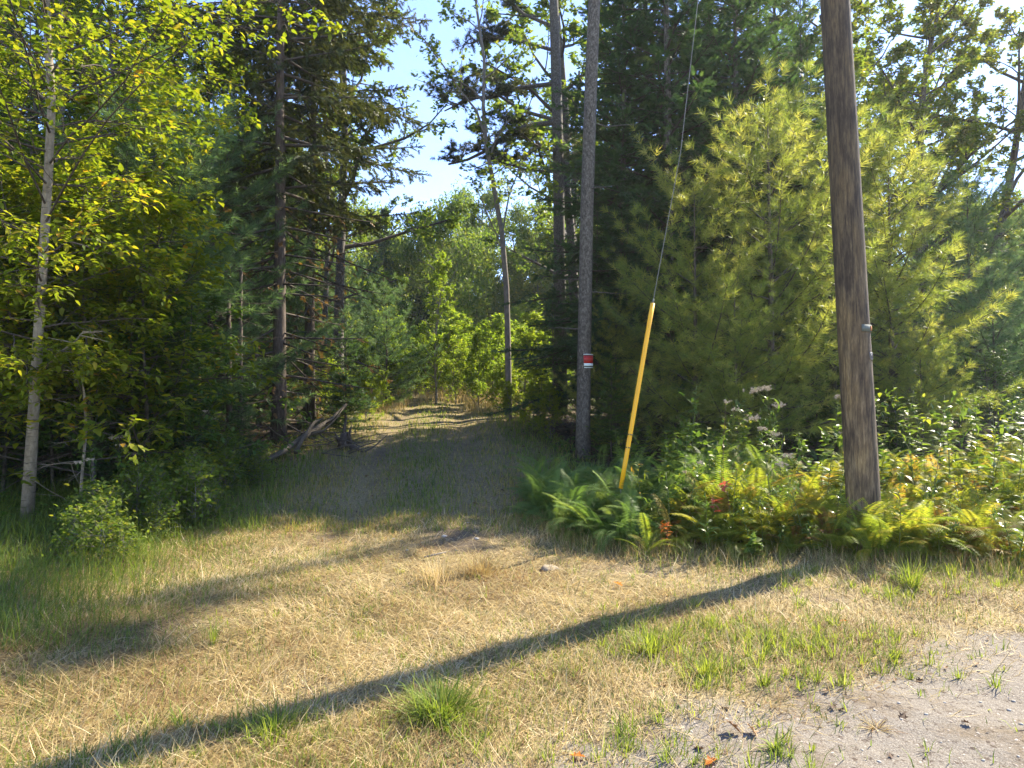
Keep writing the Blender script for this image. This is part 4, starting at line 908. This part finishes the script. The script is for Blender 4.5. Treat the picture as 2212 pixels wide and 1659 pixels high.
while cnt < 285 and tries < 5000:
    tries += 1
    x = r.uniform(.2, 8.6); y = bank_front(x) + .12 + abs(r.normal(0, 1)) * (1.5 if x < 2 else 1.25)
    if y > (14 if x < 1.5 else 11.6) or not inview(np.array([x]), np.array([y]), .4)[0] or math.hypot(x - 3.95, y - 7.6) < .24: continue
    u = x / y
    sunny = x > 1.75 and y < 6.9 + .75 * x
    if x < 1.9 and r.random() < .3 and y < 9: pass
    c = 'fern' if sunny else 'ferngreen'  # frond colour picked by the line between sun and shade
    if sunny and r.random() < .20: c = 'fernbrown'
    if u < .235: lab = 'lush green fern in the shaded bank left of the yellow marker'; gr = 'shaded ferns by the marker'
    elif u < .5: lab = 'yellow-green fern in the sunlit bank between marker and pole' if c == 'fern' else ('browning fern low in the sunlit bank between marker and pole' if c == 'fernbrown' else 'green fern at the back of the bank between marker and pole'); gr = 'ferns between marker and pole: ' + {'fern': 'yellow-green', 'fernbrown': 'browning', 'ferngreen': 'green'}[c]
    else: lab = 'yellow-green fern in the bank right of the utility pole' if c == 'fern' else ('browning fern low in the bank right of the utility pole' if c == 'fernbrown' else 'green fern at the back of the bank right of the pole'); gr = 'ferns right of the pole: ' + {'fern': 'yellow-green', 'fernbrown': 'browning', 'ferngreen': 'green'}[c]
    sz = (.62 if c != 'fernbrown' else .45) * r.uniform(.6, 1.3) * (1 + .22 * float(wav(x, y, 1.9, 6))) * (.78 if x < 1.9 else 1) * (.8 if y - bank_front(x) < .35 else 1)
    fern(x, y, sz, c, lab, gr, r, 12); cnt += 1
r2 = np.random.default_rng(5)
for px, d, s, c, lab in [(1392, 7.35, .5, 'fern', 'single upright fern standing in front of the bank below the yellow marker'), (1880, 7.3, .75, 'fern', 'bright fern covering the foot of the utility pole'),
                         (1345, 7.7, .45, 'ferngreen', 'green fern at the foot of the yellow marker'), (1240, 8.6, .6, 'ferngreen', 'outermost green fern leaning toward the track'), (415, 11, .6, 'ferngreen', 'lone shaded fern in the dark undergrowth at left')]:
    g = G(px, d); fern(g[0], g[1], s, c, lab, None, r2, 9)
# the many fronds past those, filling the bank: one mass
def thicket(n, colour, cond, name, label):
    mb = MB(); k = 0
    while k < n:
        x = r.uniform(.3, 8.8); y = bank_front(x) + .1 + abs(r.normal(0, 1.3))
        if not cond(x, y) or y > 13 or math.hypot(x - 3.95, y - 7.6) < .22: continue
        me = FR[colour][r.integers(0, 3)]; nv = len(me.vertices); V = np.empty(nv * 3); me.vertices.foreach_get('co', V); V = V.reshape(-1, 3); F = np.empty(len(me.loops), dtype=np.int32); me.loops.foreach_get('vertex_index', F)
        a = r.uniform(0, 6.3); s = r.uniform(.35, .9) * (.65 if colour == 'fernbrown' else 1); ca, sa = math.cos(a), math.sin(a)
        tl = r.normal(0, .35); V = V * s; V = np.column_stack([V[:, 0] * math.cos(tl) + V[:, 2] * math.sin(tl), V[:, 1], V[:, 2] * math.cos(tl) - V[:, 0] * math.sin(tl)]); V = np.column_stack([V[:, 0] * ca - V[:, 1] * sa + x, V[:, 0] * sa + V[:, 1] * ca + y, V[:, 2] + float(H(x, y)) - .03])
        mb.add(V, F.reshape(-1, 3), float(np.clip(r.normal(.5, .25), 0, 1))); k += 1
    NTRI[0] += mb.tris(); obj(name, mb.mesh(name, M[colour]), label=label, cat='ferns', kind='stuff')
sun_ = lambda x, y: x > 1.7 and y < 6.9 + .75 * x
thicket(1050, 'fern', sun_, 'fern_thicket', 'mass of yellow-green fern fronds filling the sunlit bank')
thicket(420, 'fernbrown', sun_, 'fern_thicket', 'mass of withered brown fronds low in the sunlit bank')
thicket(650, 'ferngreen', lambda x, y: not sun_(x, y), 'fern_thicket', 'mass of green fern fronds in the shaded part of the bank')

for px, d, s in ((1840, 7.3, .8), (1875, 7.15, .85), (1915, 7.25, .8), (1800, 7.35, .7), (1950, 7.3, .75)):
    g = G(px, d); fern(g[0], g[1], s, 'fern', 'bright fern in the row hiding the foot of the utility pole', 'ferns at the foot of the pole', r2, 12)
# ------------------------------------------------------------------ tall weeds and flowers
def weed(px, d, h, label, leafc='weedleaf', flower=0, lance=True, lean=.08, seed=0, group=None, stem='stemgreen', lsz=.15, nl=34, cat='plant', name='wildflower'):
    r = np.random.default_rng(seed + 500); g = G(px, d); e = empty(name, (g[0], g[1], g[2] - .02), 0, 1, label=label, cat=cat, group=group)
    pts = bpoly(r, (0, 0, 0), (r.normal(0, lean), r.normal(0, lean), 1), h, 7, .05, .02); W = MB(); W.tube(pts, np.linspace(.006, .0025, 7), 5)
    s = np.linspace(0, 1, 7); lv = MB(); t = .2 + .78 * np.sort(r.random(nl)); pos = np.column_stack([np.interp(t, s, pts[:, j]) for j in range(3)])
    az = np.arange(nl) * 2.4; D = np.column_stack([np.cos(az), np.sin(az), r.uniform(.05, .5, nl)])
    tops = [pts[-1]]
    for i in range((3 if flower > .8 else 1) if flower else 2):
        tt = r.uniform(.6, .88); p = np.array([np.interp(tt, s, pts[:, j]) for j in range(3)]); a = r.uniform(0, 6.3)
        q = bpoly(r, p, (math.cos(a), math.sin(a), .9), h * .2, 4, .1); W.tube(q, .002, 3, cap=False); tops.append(q[-1])
        m = 6; pos = np.vstack([pos, q[r.integers(1, 4, m)]]); D = np.vstack([D, r.normal(0, 1, (m, 3))])
    n = len(pos); lv.stamp(*(T_LANCE if lance else T_OVATE), pos, frames(D, r, roll=.3), lsz * (1.25 - .6 * np.clip(pos[:, 2] / h, 0, 1)) * r.uniform(.8, 1.2, n), np.clip(r.normal(.5, .25, n), 0, 1))
    obj('stem', W.mesh('stem', M[stem], True), e); obj('leaves', lv.mesh('leaves', M[leafc]), e); NTRI[0] += W.tris() + lv.tris()
    if flower:
        for tp in tops:
            mb = MB(); n = int(26 * flower); c = r.normal(0, .032 * flower ** .5, (n, 3)) * [1, 1, .4] + tp
            mb.stamp(*tpl_tuft(10, 7, .22, 1.3), c, frames(r.normal(0, 1, (n, 3)) + [0, 0, .6]), r.uniform(.018, .030, n), np.full(n, .5)); obj('flower_head', mb.mesh('flower_head', M['flower']), e); NTRI[0] += mb.tris()
weed(1697, 8.2, 1.78, 'tallest wildflower with fluffy white head, left of the utility pole', flower=1.5, seed=1, nl=46)
weed(1668, 8.0, 1.35, 'shorter white-headed wildflower left of the tallest one', flower=1.1, seed=2)
weed(1560, 8.5, 1.5, 'reddish-stemmed wildflower with small pale heads above the red leaves', flower=.5, seed=3, stem='stemred', nl=24)
weed(1775, 8.4, 1.62, 'broad-leaved flowering weed touching the left side of the pole', flower=1.0, seed=4, lance=False, lsz=.13)
weed(1810, 8.5, 1.6, 'bright broad-leaved weed just left of the pole', lance=False, lsz=.15, seed=5)
weed(1480, 8.0, .95, 'short white-tipped weed right of the yellow marker', flower=.5, seed=6)
weed(1490, 9.6, 1.55, 'broad-leaved sapling with green top right of the yellow marker', lance=False, lsz=.13, seed=7, nl=30)
weed(1995, 8.3, 1.62, 'tall lance-leaved weed right of the pole', lsz=.24, seed=8, nl=44)
weed(1978, 8.6, 1.45, 'lance-leaved weed nearest the right side of the pole', lsz=.22, seed=9)
weed(2040, 8.5, 1.4, 'lance-leaved weed in the middle of the right bank', lsz=.2, seed=10)
weed(2145, 8.3, 1.5, 'tall lance-leaved weed near the right edge', lsz=.25, seed=11, nl=44)
weed(2110, 8.8, 1.4, 'broad-leaved weed among the right-hand weeds', lance=False, lsz=.13, seed=12)
weed(2190, 8.6, 1.4, 'leafy weed at the right edge of the photo', lance=False, lsz=.14, seed=13)
weed(2080, 7.6, .95, 'yellow-flecked weed in front of the right-hand ferns', seed=14, lsz=.12, leafc='birchleaf')
weed(290, 10.2, 1.05, 'white-flowered weed in the dark woods at left', flower=.9, seed=15, leafc='leafdark')
weed(418, 11, 1.3, 'upright white-topped weed in the dark woods at left', flower=.7, seed=16, leafc='ferngreen')
weed(203, 8.8, .85, 'small white-tipped weed near the pale trunk', flower=.5, seed=17, leafc='leafdark')
weed(1545, 7.75, .62, 'small plant with bright red leaves in the sunlit ferns', leafc='redleaf', lance=False, seed=18, nl=9, lsz=.10, stem='stemred')
weed(1575, 7.8, .78, 'taller red-leaved sprig just behind the bright red plant', leafc='redleaf', lance=False, seed=19, nl=6, lsz=.10, stem='stemred')
weed(1438, 7.55, .40, 'low sprig with orange leaves right of the single fern', leafc='orangeleaf', lance=False, seed=20, nl=9, lsz=.09, stem='stemred')
weed(1625, 7.2, .34, 'low broad bright green seedling at the front of the bank', lance=False, seed=21, nl=26, lsz=.12)
for i in range(46):
    px = r.uniform(1380, 2230); x_ = (px - 1106) / FPX * 8; d = float(bank_front(x_)) * r.uniform(.99, 1.13)
    weed(px, d, r.uniform(.35, 1.0), 'narrow-leaved weed standing among the sunlit ferns', lance=True, seed=130 + i, lsz=.13, nl=34, group='narrow-leaved weeds among the ferns', leafc='weedleaf' if r.random() < .75 else 'birchleaf', lean=.2)
for i in range(38):
    px = r.uniform(1400, 2230); d = r.uniform(8.3, 10.8)
    weed(px, d, r.uniform(.75, 1.25) + (.35 if px > 1900 else 0), 'leafy broad-leaved weed at the back of the fern bank', lance=r.random() < .3, seed=30 + i, lsz=.12, nl=30, group='broad-leaved weeds behind the ferns', leafc='weedleaf' if r.random() < .6 else 'leaf')
for i in range(22):
    px = r.uniform(1330, 1560); d = r.uniform(9.2, 12.5)
    weed(px, d, r.uniform(.6, 1.1), 'dull green broad-leaved weed in the shade behind the marker', lance=False, seed=80 + i, lsz=.12, nl=30, group='shaded weeds behind the marker', leafc='leaf')

# low leafy growth on the left verge
K['verge'] = broad(29, .75, .008, [(16, .55, 45, .03, .02), (5, .5, 45, .15, 0)], 7, .06, T_OVATE, 'leaf', 'barkpale', n0=5)
for i in range(46):
    t = r.random(); px = 150 + 420 * t + r.normal(0, 70); d = 7.3 + 5.2 * t ** 1.2 + r.normal(0, .35)
    if d < 6.6 or px > 640 - 0: continue
    s = r.uniform(.6, 1.25); g = G(px, d)
    if g[0] > xc(d) - 2.0: continue
    place(K['verge'], 'leafy_bush', 'low bright green leafy bush on the shaded left verge', 'shrub', g, r.uniform(0, 6), s, 'low bushes on the left verge')

# ------------------------------------------------------------------ grass
r = np.random.default_rng(201)
def sample(n, y0, y1, p=1.0, m=.35):
    t = r.random(n); y = (y0 ** (1 - p) + t * (y1 ** (1 - p) - y0 ** (1 - p))) ** (1 / (1 - p)) if p != 1 else y0 * (y1 / y0) ** t
    x = r.uniform(-1, 1, n) * (.77 * y + m); return x, y
dry = MB(); grn = MB(); trl = MB()
# straw thatch, combed in drifting directions
x, y = sample(265000, 2.0, 9.5, .75)
keep = (r.random(len(x)) > bare_mask(x, y) * 1.02) & (r.random(len(x)) < .55 + .6 * np.clip(wav(x, y, 2.3, 1) + .5, 0, 1)) & ~((x > 0) & (y > bank_front(np.maximum(x, 0)) + .4)) & ~((np.abs(x - xc(y)) > 3.2) & (y > 8))
x, y = x[keep], y[keep]; n = len(x)
az = 1.2 * wav(x, y, .9, 2) + .5 + r.normal(0, .75, n) + np.pi * (r.random(n) < .35)
lean = np.clip(R(72) + r.normal(0, .28, n), .1, 1.5); Lg = r.uniform(.05, .17, n) * (1 + .8 * (r.random(n) < .12))
blades(dry, x, y, az, lean, Lg, r.uniform(.0022, .0045, n) * (.7 + y * .09), r.normal(.1, .3, n), np.clip(.46 + .26 * wav(x, y, 1.4, 5) + .12 * wav(x, y, 4.2, 3) + r.normal(0, .26, n), 0, 1))
# dry standing stems at the far end of the track and scattered
x, y = sample(26000, 24, 36, .5); keep = (np.abs(x - xc(y)) < 4.2) & (np.abs(x - xc(y)) > 1.2 - (y > 31) * 2); x, y = x[keep], y[keep]; n = len(x)
blades(dry, x, y, r.uniform(0, 6.3, n), np.abs(r.normal(0, .3, n)), r.uniform(.25, .95, n) * np.where(y > 31, 1.1, .55), np.full(n, .014), r.normal(.2, .2, n), np.clip(r.normal(.55, .2, n), 0, 1))
# short turf, mid track
x, y = sample(95000, 8.5, 34, 1.3); o = x - xc(y); keep = (np.abs(o) < 3.4) & (r.random(len(x)) > bare_mask(x, y)); x, y, o = x[keep], y[keep], o[keep]; n = len(x)
isg = r.random(n) < np.clip(.38 + .75 * np.exp(-(o / .5) ** 2) * (y > 9.5) + .5 * (np.abs(o) > 2.0) + .25 * wav(x, y, .8, 3), 0, .95)
for mb_, k, v in ((grn, isg, .5), (trl, ~isg, .42)):
    m = k.sum(); blades(mb_, x[k], y[k], r.uniform(0, 6.3, m), np.abs(r.normal(.5, .4, m)), r.uniform(.05, .16, m) * (1 + .5 * (np.abs(o[k]) > 2)), .004 + .0006 * y[k], r.normal(.3, .3, m), np.clip(r.normal(v, .2, m), 0, 1))
# green grass: general short growth through the thatch
x, y = sample(95000, 2.0, 9.5, .8); gz = np.clip(wav(x, y, 1.2, 7.7) + .25, .12, 1) + .5 * np.clip((-x - 1.2) / 2, 0, 1) + .9 * np.exp(-((x - 1.75) / .8) ** 2 - ((y - 4.75) / .55) ** 2) + .5 * (y < 3.3) + .6 * np.exp(-((x - 4.9) / 1.3) ** 2 - ((y - 6.3) / .35) ** 2)
keep = (r.random(len(x)) < gz * .8) & (r.random(len(x)) > bare_mask(x, y) * .97) & ~((x > 0) & (y > bank_front(np.maximum(x, 0)) + .3)); x, y = x[keep], y[keep]; n = len(x)
blades(grn, x, y, r.uniform(0, 6.3, n), np.abs(r.normal(.45, .3, n)), r.uniform(.03, .10, n), r.uniform(.0035, .006, n), r.normal(.45, .3, n), np.clip(.5 + .25 * wav(x, y, 1.7, 3) + r.normal(0, .2, n), 0, 1))
# tufts
def tufts(nc, xr, yr, nb, L0, L1, wd, val, cond=None, spread=.03, lean=.45):
    cx = r.uniform(*xr, nc); cy = r.uniform(*yr, nc)
    if cond is not None: k = cond(cx, cy); cx, cy = cx[k], cy[k]
    nc = len(cx); sc = r.uniform(.6, 1.2, nc); i = np.repeat(np.arange(nc), nb); n = len(i); a = r.uniform(0, 6.3, n); rr = np.abs(r.normal(0, spread, n)) * sc[i]
    blades(grn, cx[i] + np.cos(a) * rr, cy[i] + np.sin(a) * rr, a + r.normal(0, .4, n), np.abs(r.normal(lean, .22, n)), r.uniform(L0, L1, n) * sc[i], np.full(n, wd) * r.uniform(.7, 1.2, n), r.normal(.5, .25, n), np.clip(r.normal(val, .18, n) + r.normal(0, .1, nc)[i], 0, 1))
tufts(300, (.6, 3.0), (4.0, 5.6), 22, .06, .17, .0055, .78, lambda x, y: (r.random(len(x)) < np.exp(-((x - 1.75) / .9) ** 2 - ((y - 4.75) / .55) ** 2) * 1.2))
tufts(160, (2.4, 6.5), (5.2, 6.9), 20, .06, .16, .006, .8, lambda x, y: (y > 4.9 + .33 * x - .2) & (y < bank_front(x) - .1))
tufts(120, (-2, 1.4), (2.1, 3.6), 22, .05, .15, .005, .62)
tufts(170, (-4.5, 1.5), (2.6, 7.2), 12, .04, .12, .005, .6, spread=.06)
tufts(160, (.2, 3.4), (2.6, 4.9), 12, .03, .10, .005, .7, lambda x, y: road_s(x, y) > -.5, spread=.06)
tufts(60, (.6, 4.5), (2.4, 5.6), 9, .04, .09, .006, .75, lambda x, y: road_s(x, y) < .1)
# long soft grass at the left verge, in the shade
x = r.uniform(-9, -2.0, 52000); y = r.uniform(4.6, 11.5, 52000); q = -1.3 - .28 * y + .5 * wav(x, y, .9, 1) + .3 * wav(x, y, 2.7, 5) + r.normal(0, .45, len(x)); keep = inview(x, y) & (x < q) & (r.random(len(x)) < .75); x, y = x[keep], y[keep]; n = len(x)
blades(grn, x, y, r.normal(.2, 1.4, n), np.abs(r.normal(.55, .3, n)), r.uniform(.12, .42, n) * np.clip(.4 + (-x - 1.2 - .28 * y), .45, 1.1), np.full(n, .005), r.normal(.6, .4, n), np.clip(r.normal(.42, .2, n), 0, 1))
# long bent straw stems lying over the thatch
x, y = sample(2600, 2.2, 8, .9); keep = (r.random(len(x)) > bare_mask(x, y)) & ~((x > 0) & (y > bank_front(np.maximum(x, 0)))) & (r.random(len(x)) < .35 + .5 * (x < -.5)); x, y = x[keep], y[keep]; n = len(x)
blades(dry, x, y, r.normal(.6, 1.0, n) + np.pi * (r.random(n) < .4), r.uniform(1.1, 1.5, n), r.uniform(.12, .34, n), np.full(n, .0028), r.normal(.3, .3, n), np.clip(r.normal(.75, .2, n), 0, 1))
# along the foot of the fern bank
x = r.uniform(.2, 7.5, 15000); y = bank_front(x) + r.normal(-.02, .3, len(x)) * (.6 + .8 * r.random(len(x))); keep = r.random(len(x)) < .5 + .5 * wav(x, y, 2.5, 3); x, y = x[keep], y[keep]; n = len(x); isd = r.random(n) < .6
blades(dry, x[isd], y[isd], r.uniform(0, 6.3, isd.sum()), np.abs(r.normal(.5, .3, isd.sum())), r.uniform(.05, .28, isd.sum()), np.full(isd.sum(), .004), r.normal(.4, .3, isd.sum()), np.clip(r.normal(.5, .2, isd.sum()), 0, 1))
isd = ~isd; blades(grn, x[isd], y[isd], r.uniform(0, 6.3, isd.sum()), np.abs(r.normal(.4, .3, isd.sum())), r.uniform(.05, .26, isd.sum()), np.full(isd.sum(), .005), r.normal(.5, .3, isd.sum()), np.clip(r.normal(.5, .2, isd.sum()), 0, 1))
obj('dry_grass', dry.mesh('dry_grass', M['drygrass']), label='straw-coloured mown grass covering the clearing', cat='grass', kind='stuff')
obj('trail_grass', trl.mesh('trail_grass', M['trailgrass']), label='worn brown-green mown turf along the track', cat='grass', kind='stuff')
obj('green_grass', grn.mesh('green_grass', M['grass']), label='short green grass growing through the straw', cat='grass', kind='stuff')
NTRI[0] += dry.tris() + grn.tris() + trl.tris(); print('grass', NTRI[0])

# individual clumps
def clump(px, py, d, n, L0, L1, label, mat='grass', val=.5, wd=.006, lean=.6, seed=0, spread=.06):
    global r
    rr = np.random.default_rng(900 + seed); g = G(px, d); mb = MB(); a = rr.uniform(0, 6.3, n); q = np.abs(rr.normal(0, spread, n)); save = r
    blades(mb, g[0] + np.cos(a) * q, g[1] + np.sin(a) * q, a + rr.normal(0, .5, n), np.abs(rr.normal(lean, .28, n)), rr.uniform(L0, L1, n), np.full(n, wd), rr.normal(.5, .3, n), np.clip(rr.normal(val, .22, n), 0, 1))
    for v in mb.V: v -= np.array(g)
    o = obj('grass_clump', mb.mesh('grass_clump', M[mat]), label=label, cat='grass clump'); o.location = g; NTRI[0] += mb.tris()
clump(955, 1530, 3.72, 900, .10, .27, 'large bright green grass clump below the pole shadow', val=.6, lean=.75, spread=.09)
clump(1400, 1440, 4.6, 260, .08, .22, 'tall yellow-green grass clump right of the pole shadow', val=.85, lean=.35, seed=1, spread=.12)
clump(1520, 1470, 4.2, 240, .06, .17, 'yellow-green grass clump at the gravel edge', val=.85, lean=.4, seed=2, spread=.1)
clump(1960, 1230, 6.3, 160, .12, .38, 'arching grass clump at the foot of the bank below the pole', val=.75, lean=.5, seed=3, spread=.05)
clump(1040, 1225, 6.75, 420, .10, .30, 'mounded dry reddish grass clump at the shadow edge', 'drygrass', .25, .004, .6, 4, .12)
clump(950, 1225, 6.5, 200, .12, .34, 'straw-coloured grass clump with seed heads at the shadow edge', 'drygrass', .7, .004, .45, 5, .14)
clump(470, 1355, 4.9, 24, .12, .22, 'few upright bright blades standing alone in the left straw', val=.9, lean=.2, seed=6, spread=.03)
clump(1665, 1620, 3.35, 14, .05, .13, 'small seedling with broad blades on the gravel', val=.9, wd=.014, lean=1.0, seed=7, spread=.0015)
clump(600, 1600, 3.5, 300, .08, .2, 'green grass clump at the bottom edge in the pole shadow', val=.6, lean=.5, seed=8, spread=.12)
clump(1880, 1580, 3.6, 60, .04, .12, 'sparse brown and green tuft lying on the gravel', 'drygrass', .3, .004, 1.2, 9, .03)

# ------------------------------------------------------------------ stones, fallen leaves, litter
r = np.random.default_rng(301)
def stone_mesh(seed, flat=.5):
    rr = np.random.default_rng(seed); a, b_ = np.meshgrid(np.arange(7) * 2 * np.pi / 7, np.linspace(-1.2, 1.2, 4)); V = np.column_stack([(np.cos(a) * np.cos(b_)).ravel(), (np.sin(a) * np.cos(b_)).ravel(), (np.sin(b_)).ravel() * flat])
    V *= 1 + rr.normal(0, .12, (len(V), 1)); F = []
    for i in range(3):
        for j in range(7): p = i * 7 + j; q = i * 7 + (j + 1) % 7; F += [(p, q, p + 7), (q, q + 7, p + 7)]
    V = np.vstack([V, [0, 0, -flat], [0, 0, flat]]); F += [(28, (j + 1) % 7, j) for j in range(7)] + [(29, 21 + j, 21 + (j + 1) % 7) for j in range(7)]
    mb = MB(); mb.add(V, F); return mb
ST = [stone_mesh(i).mesh('stone', M['stone']) for i in range(4)]; SW = [stone_mesh(i + 9, .35).mesh('stone', M['stonewhite']) for i in range(2)]
def stone(px, py, size, label, me, group=None, d=None):
    for d in np.arange(2.2, 20, .02):      # walk out along the view ray to the ground
        p = P(px, py, d)
        if p[2] < H(p[0], d): break
    o = obj('stone', me, label=label, cat='stone', group=group); o.location = (p[0], d, float(H(p[0], d)) + size * (.12 if size < .1 else -.02)); o.scale = (size, size * r.uniform(.6, 1), size * .8); o.rotation_euler = (0, 0, r.uniform(0, 6))
stone(1187, 1229, .13, 'large pale flat stone at the edge of the shaded track', SW[0]); stone(1195, 1491, .022, 'cream pebble in the straw right of the big grass clump', SW[1])
stone(968, 1634, .028, 'white pebble at the bottom edge of the photo', SW[1]); stone(875, 1555, .022, 'small white pebble under the big grass clump', SW[0])
for px, py in [(930, 1140), (960, 1160), (880, 1190), (1010, 1130), (905, 1110), (985, 1190), (1030, 1165), (850, 1165), (940, 1200)]: stone(px, py, r.uniform(.018, .045), 'small grey stone on the bare patch of the shaded track', ST[r.integers(0, 4)], 'grey stones on the shaded track')
for i in range(46):
    px = r.uniform(1480, 2212); py = r.uniform(1330, 1655)
    if py < 2140 - .42 * px: continue
    stone(px, py, r.uniform(.006, .016), 'dark pebble lying on the pale gravel road', ST[r.integers(0, 4)], 'pebbles on the gravel road')
gv = MB(); sv = np.vstack(stone_mesh(3).V); sf = np.vstack(stone_mesh(3).F); x, y = sample(26000, 2.1, 8, 1.0)
k = (bare_mask(x, y) > r.uniform(.35, 1, len(x))); x, y = x[k][:9000], y[k][:9000]; n = len(x)
q = r.uniform(0, 6.3, n); MM = np.stack([np.column_stack([np.cos(q), np.sin(q), 0 * q]), np.column_stack([-np.sin(q), np.cos(q), 0 * q]), np.tile([0, 0, 1.], (n, 1))], 1)
oct_v = np.array([(1, 0, 0), (0, .8, 0), (-1, 0, 0), (0, -.7, 0), (.1, 0, .6)]); oct_f = np.array([(0, 1, 4), (1, 2, 4), (2, 3, 4), (3, 0, 4)])
gv.stamp(oct_v, oct_f, np.column_stack([x, y, H(x, y)]), MM, np.clip(r.lognormal(-5.6, .55, n), .0015, .016), r.random(n))
obj('gravel', gv.mesh('gravel', leafmat('gravel_stone', [(0, (.07, .06, .055)), (.5, (.24, .2, .17)), (1, (.45, .39, .33))], 0, .9, (1, 1, 1), 0)), label='fine loose gravel scattered on the bare ground', cat='gravel', kind='stuff')
# fallen leaves
FL = []
for v in (.1, .5, .95):
    m1 = MB(); V = T_MAPLE[0].copy(); V[:, 2] += .12 * (V[:, 1] ** 2) * 8 + .05 * np.sin(V[:, 0] * 6); m1.add(V, T_MAPLE[1], v); FL.append(m1.mesh('fallen_leaf', M['litter']))
m1 = MB(); m1.add(V, T_MAPLE[1], .5); FLr = m1.mesh('fallen_leaf', M['orangeleaf'])
def fleaf(px, py, size, label, me, group=None):
    for d in np.arange(2.1, 20, .02):
        p = P(px, py, d)
        if p[2] < H(p[0], d): break
    o = obj('fallen_leaf', me, label=label, cat='leaf', group=group); o.location = (p[0], d, float(H(p[0], d)) + .012); o.scale = (size,) * 3; o.rotation_euler = (r.normal(0, .25), r.normal(0, .25), r.uniform(0, 6))
fleaf(1600, 1590, .10, 'large curled brown leaf at the lower gravel edge', FL[1]); fleaf(1635, 1600, .09, 'curled tan leaf just right of the large brown leaf', FL[2]); fleaf(1550, 1650, .09, 'orange-red leaf at the bottom edge', FLr)
fleaf(1265, 1645, .08, 'rust-red leaf at the bottom edge left of the gravel', FLr); fleaf(1345, 1270, .10, 'orange leaf on bare soil below the ferns', FLr); fleaf(1830, 1345, .07, 'red leaf in the grass at the gravel edge', FLr)
for i in range(34): fleaf(r.uniform(1250, 2150), r.uniform(1270, 1640), r.uniform(.035, .07), 'small brown fallen leaf on the gravel verge', FL[r.integers(0, 3)], 'brown leaves on the gravel verge')
for i in range(22): fleaf(r.uniform(750, 1150), r.uniform(1010, 1200), r.uniform(.06, .1), 'brown fallen leaf on the shaded track', FL[r.integers(0, 3)], 'brown leaves on the shaded track')
lt = MB(); n = 26000; x = r.uniform(-14, 14, n); y = r.uniform(7.5, 26, n); k = inview(x, y) & (np.abs(x - xc(y)) > 2.3); x, y = x[k], y[k]; n = len(x)
D = np.column_stack([r.normal(0, 1, n), r.normal(0, 1, n), r.normal(0, .25, n)])
lt.stamp(*T_LEAF, np.column_stack([x, y, H(x, y) + .012]), frames(D, r, roll=.3), r.uniform(.05, .10, n), np.clip(r.normal(.4, .25, n), 0, 1))
obj('leaf_litter', lt.mesh('leaf_litter', M['litter']), label='brown leaf litter covering the forest floor', cat='leaf litter', kind='stuff')
# forest-floor seedlings and herbs
hb = MB(); n = 42000; x = r.uniform(-16, 17, n); y = r.uniform(8, 30, n); o = np.abs(x - xc(y)); k = inview(x, y) & (o > 2.6) & (wav(x, y, .8, 9) + r.normal(0, .3, n) > .05); x, y = x[k], y[k]; n = len(x)
D = np.column_stack([r.normal(0, 1, n), r.normal(0, 1, n), r.normal(.1, .4, n)]); hh_ = r.uniform(.03, .38, n)
hb.stamp(*T_OVATE, np.column_stack([x, y, H(x, y) + hh_]), frames(D, r, roll=.4), r.uniform(.05, .10, n), np.clip(r.normal(.5, .25, n), 0, 1))
obj('ground_cover', hb.mesh('ground_cover', M['leafdark']), label='low leafy herbs carpeting the forest floor', cat='ground cover', kind='stuff')
NTRI[0] += lt.tris() + hb.tris() + gv.tris()
print('total tris', NTRI[0])

# ------------------------------------------------------------------ haze
mb = MB(); mb.box((0, 150, 24.5), (330, 210, 27.5)); hm = bpy.data.materials.new('haze_air'); hm.use_nodes = True
n = hm.node_tree.nodes; n.remove(n['Principled BSDF']); v = n.new('ShaderNodeVolumePrincipled')
v.inputs['Color'].default_value = (.92, .95, 1, 1); v.inputs['Density'].default_value = .00045; v.inputs['Anisotropy'].default_value = .45
hm.node_tree.links.new(v.outputs[0], n['Material Output'].inputs['Volume'])
obj('haze', mb.mesh('haze', hm), label='thin pale haze in the air between the trees', cat='haze', kind='stuff')

# ------------------------------------------------------------------ say which one: small groups are told apart by their order across the view
ORD = ['leftmost', 'second from left', 'third from left', 'fourth from left', 'fifth from left', 'sixth from left', 'seventh from left', 'eighth from left', 'ninth from left', 'tenth from left',
       'eleventh from left', 'twelfth from left', 'thirteenth from left', 'fourteenth from left', 'fifteenth from left']
by = {}
for o in scene.objects:
    if o.parent is None and 'label' in o.keys() and 'group' in o.keys(): by.setdefault(o['label'], []).append(o)
for lab, os_ in by.items():
    vis = [o for o in os_ if o.location.y > 1 and abs(o.location.x) < .80 * o.location.y]
    if 2 <= len(vis) <= 15 and len(lab.split()) <= 13:
        for o, w_ in zip(sorted(vis, key=lambda o: o.location.x / o.location.y), ORD): o['label'] = lab + ', ' + w_
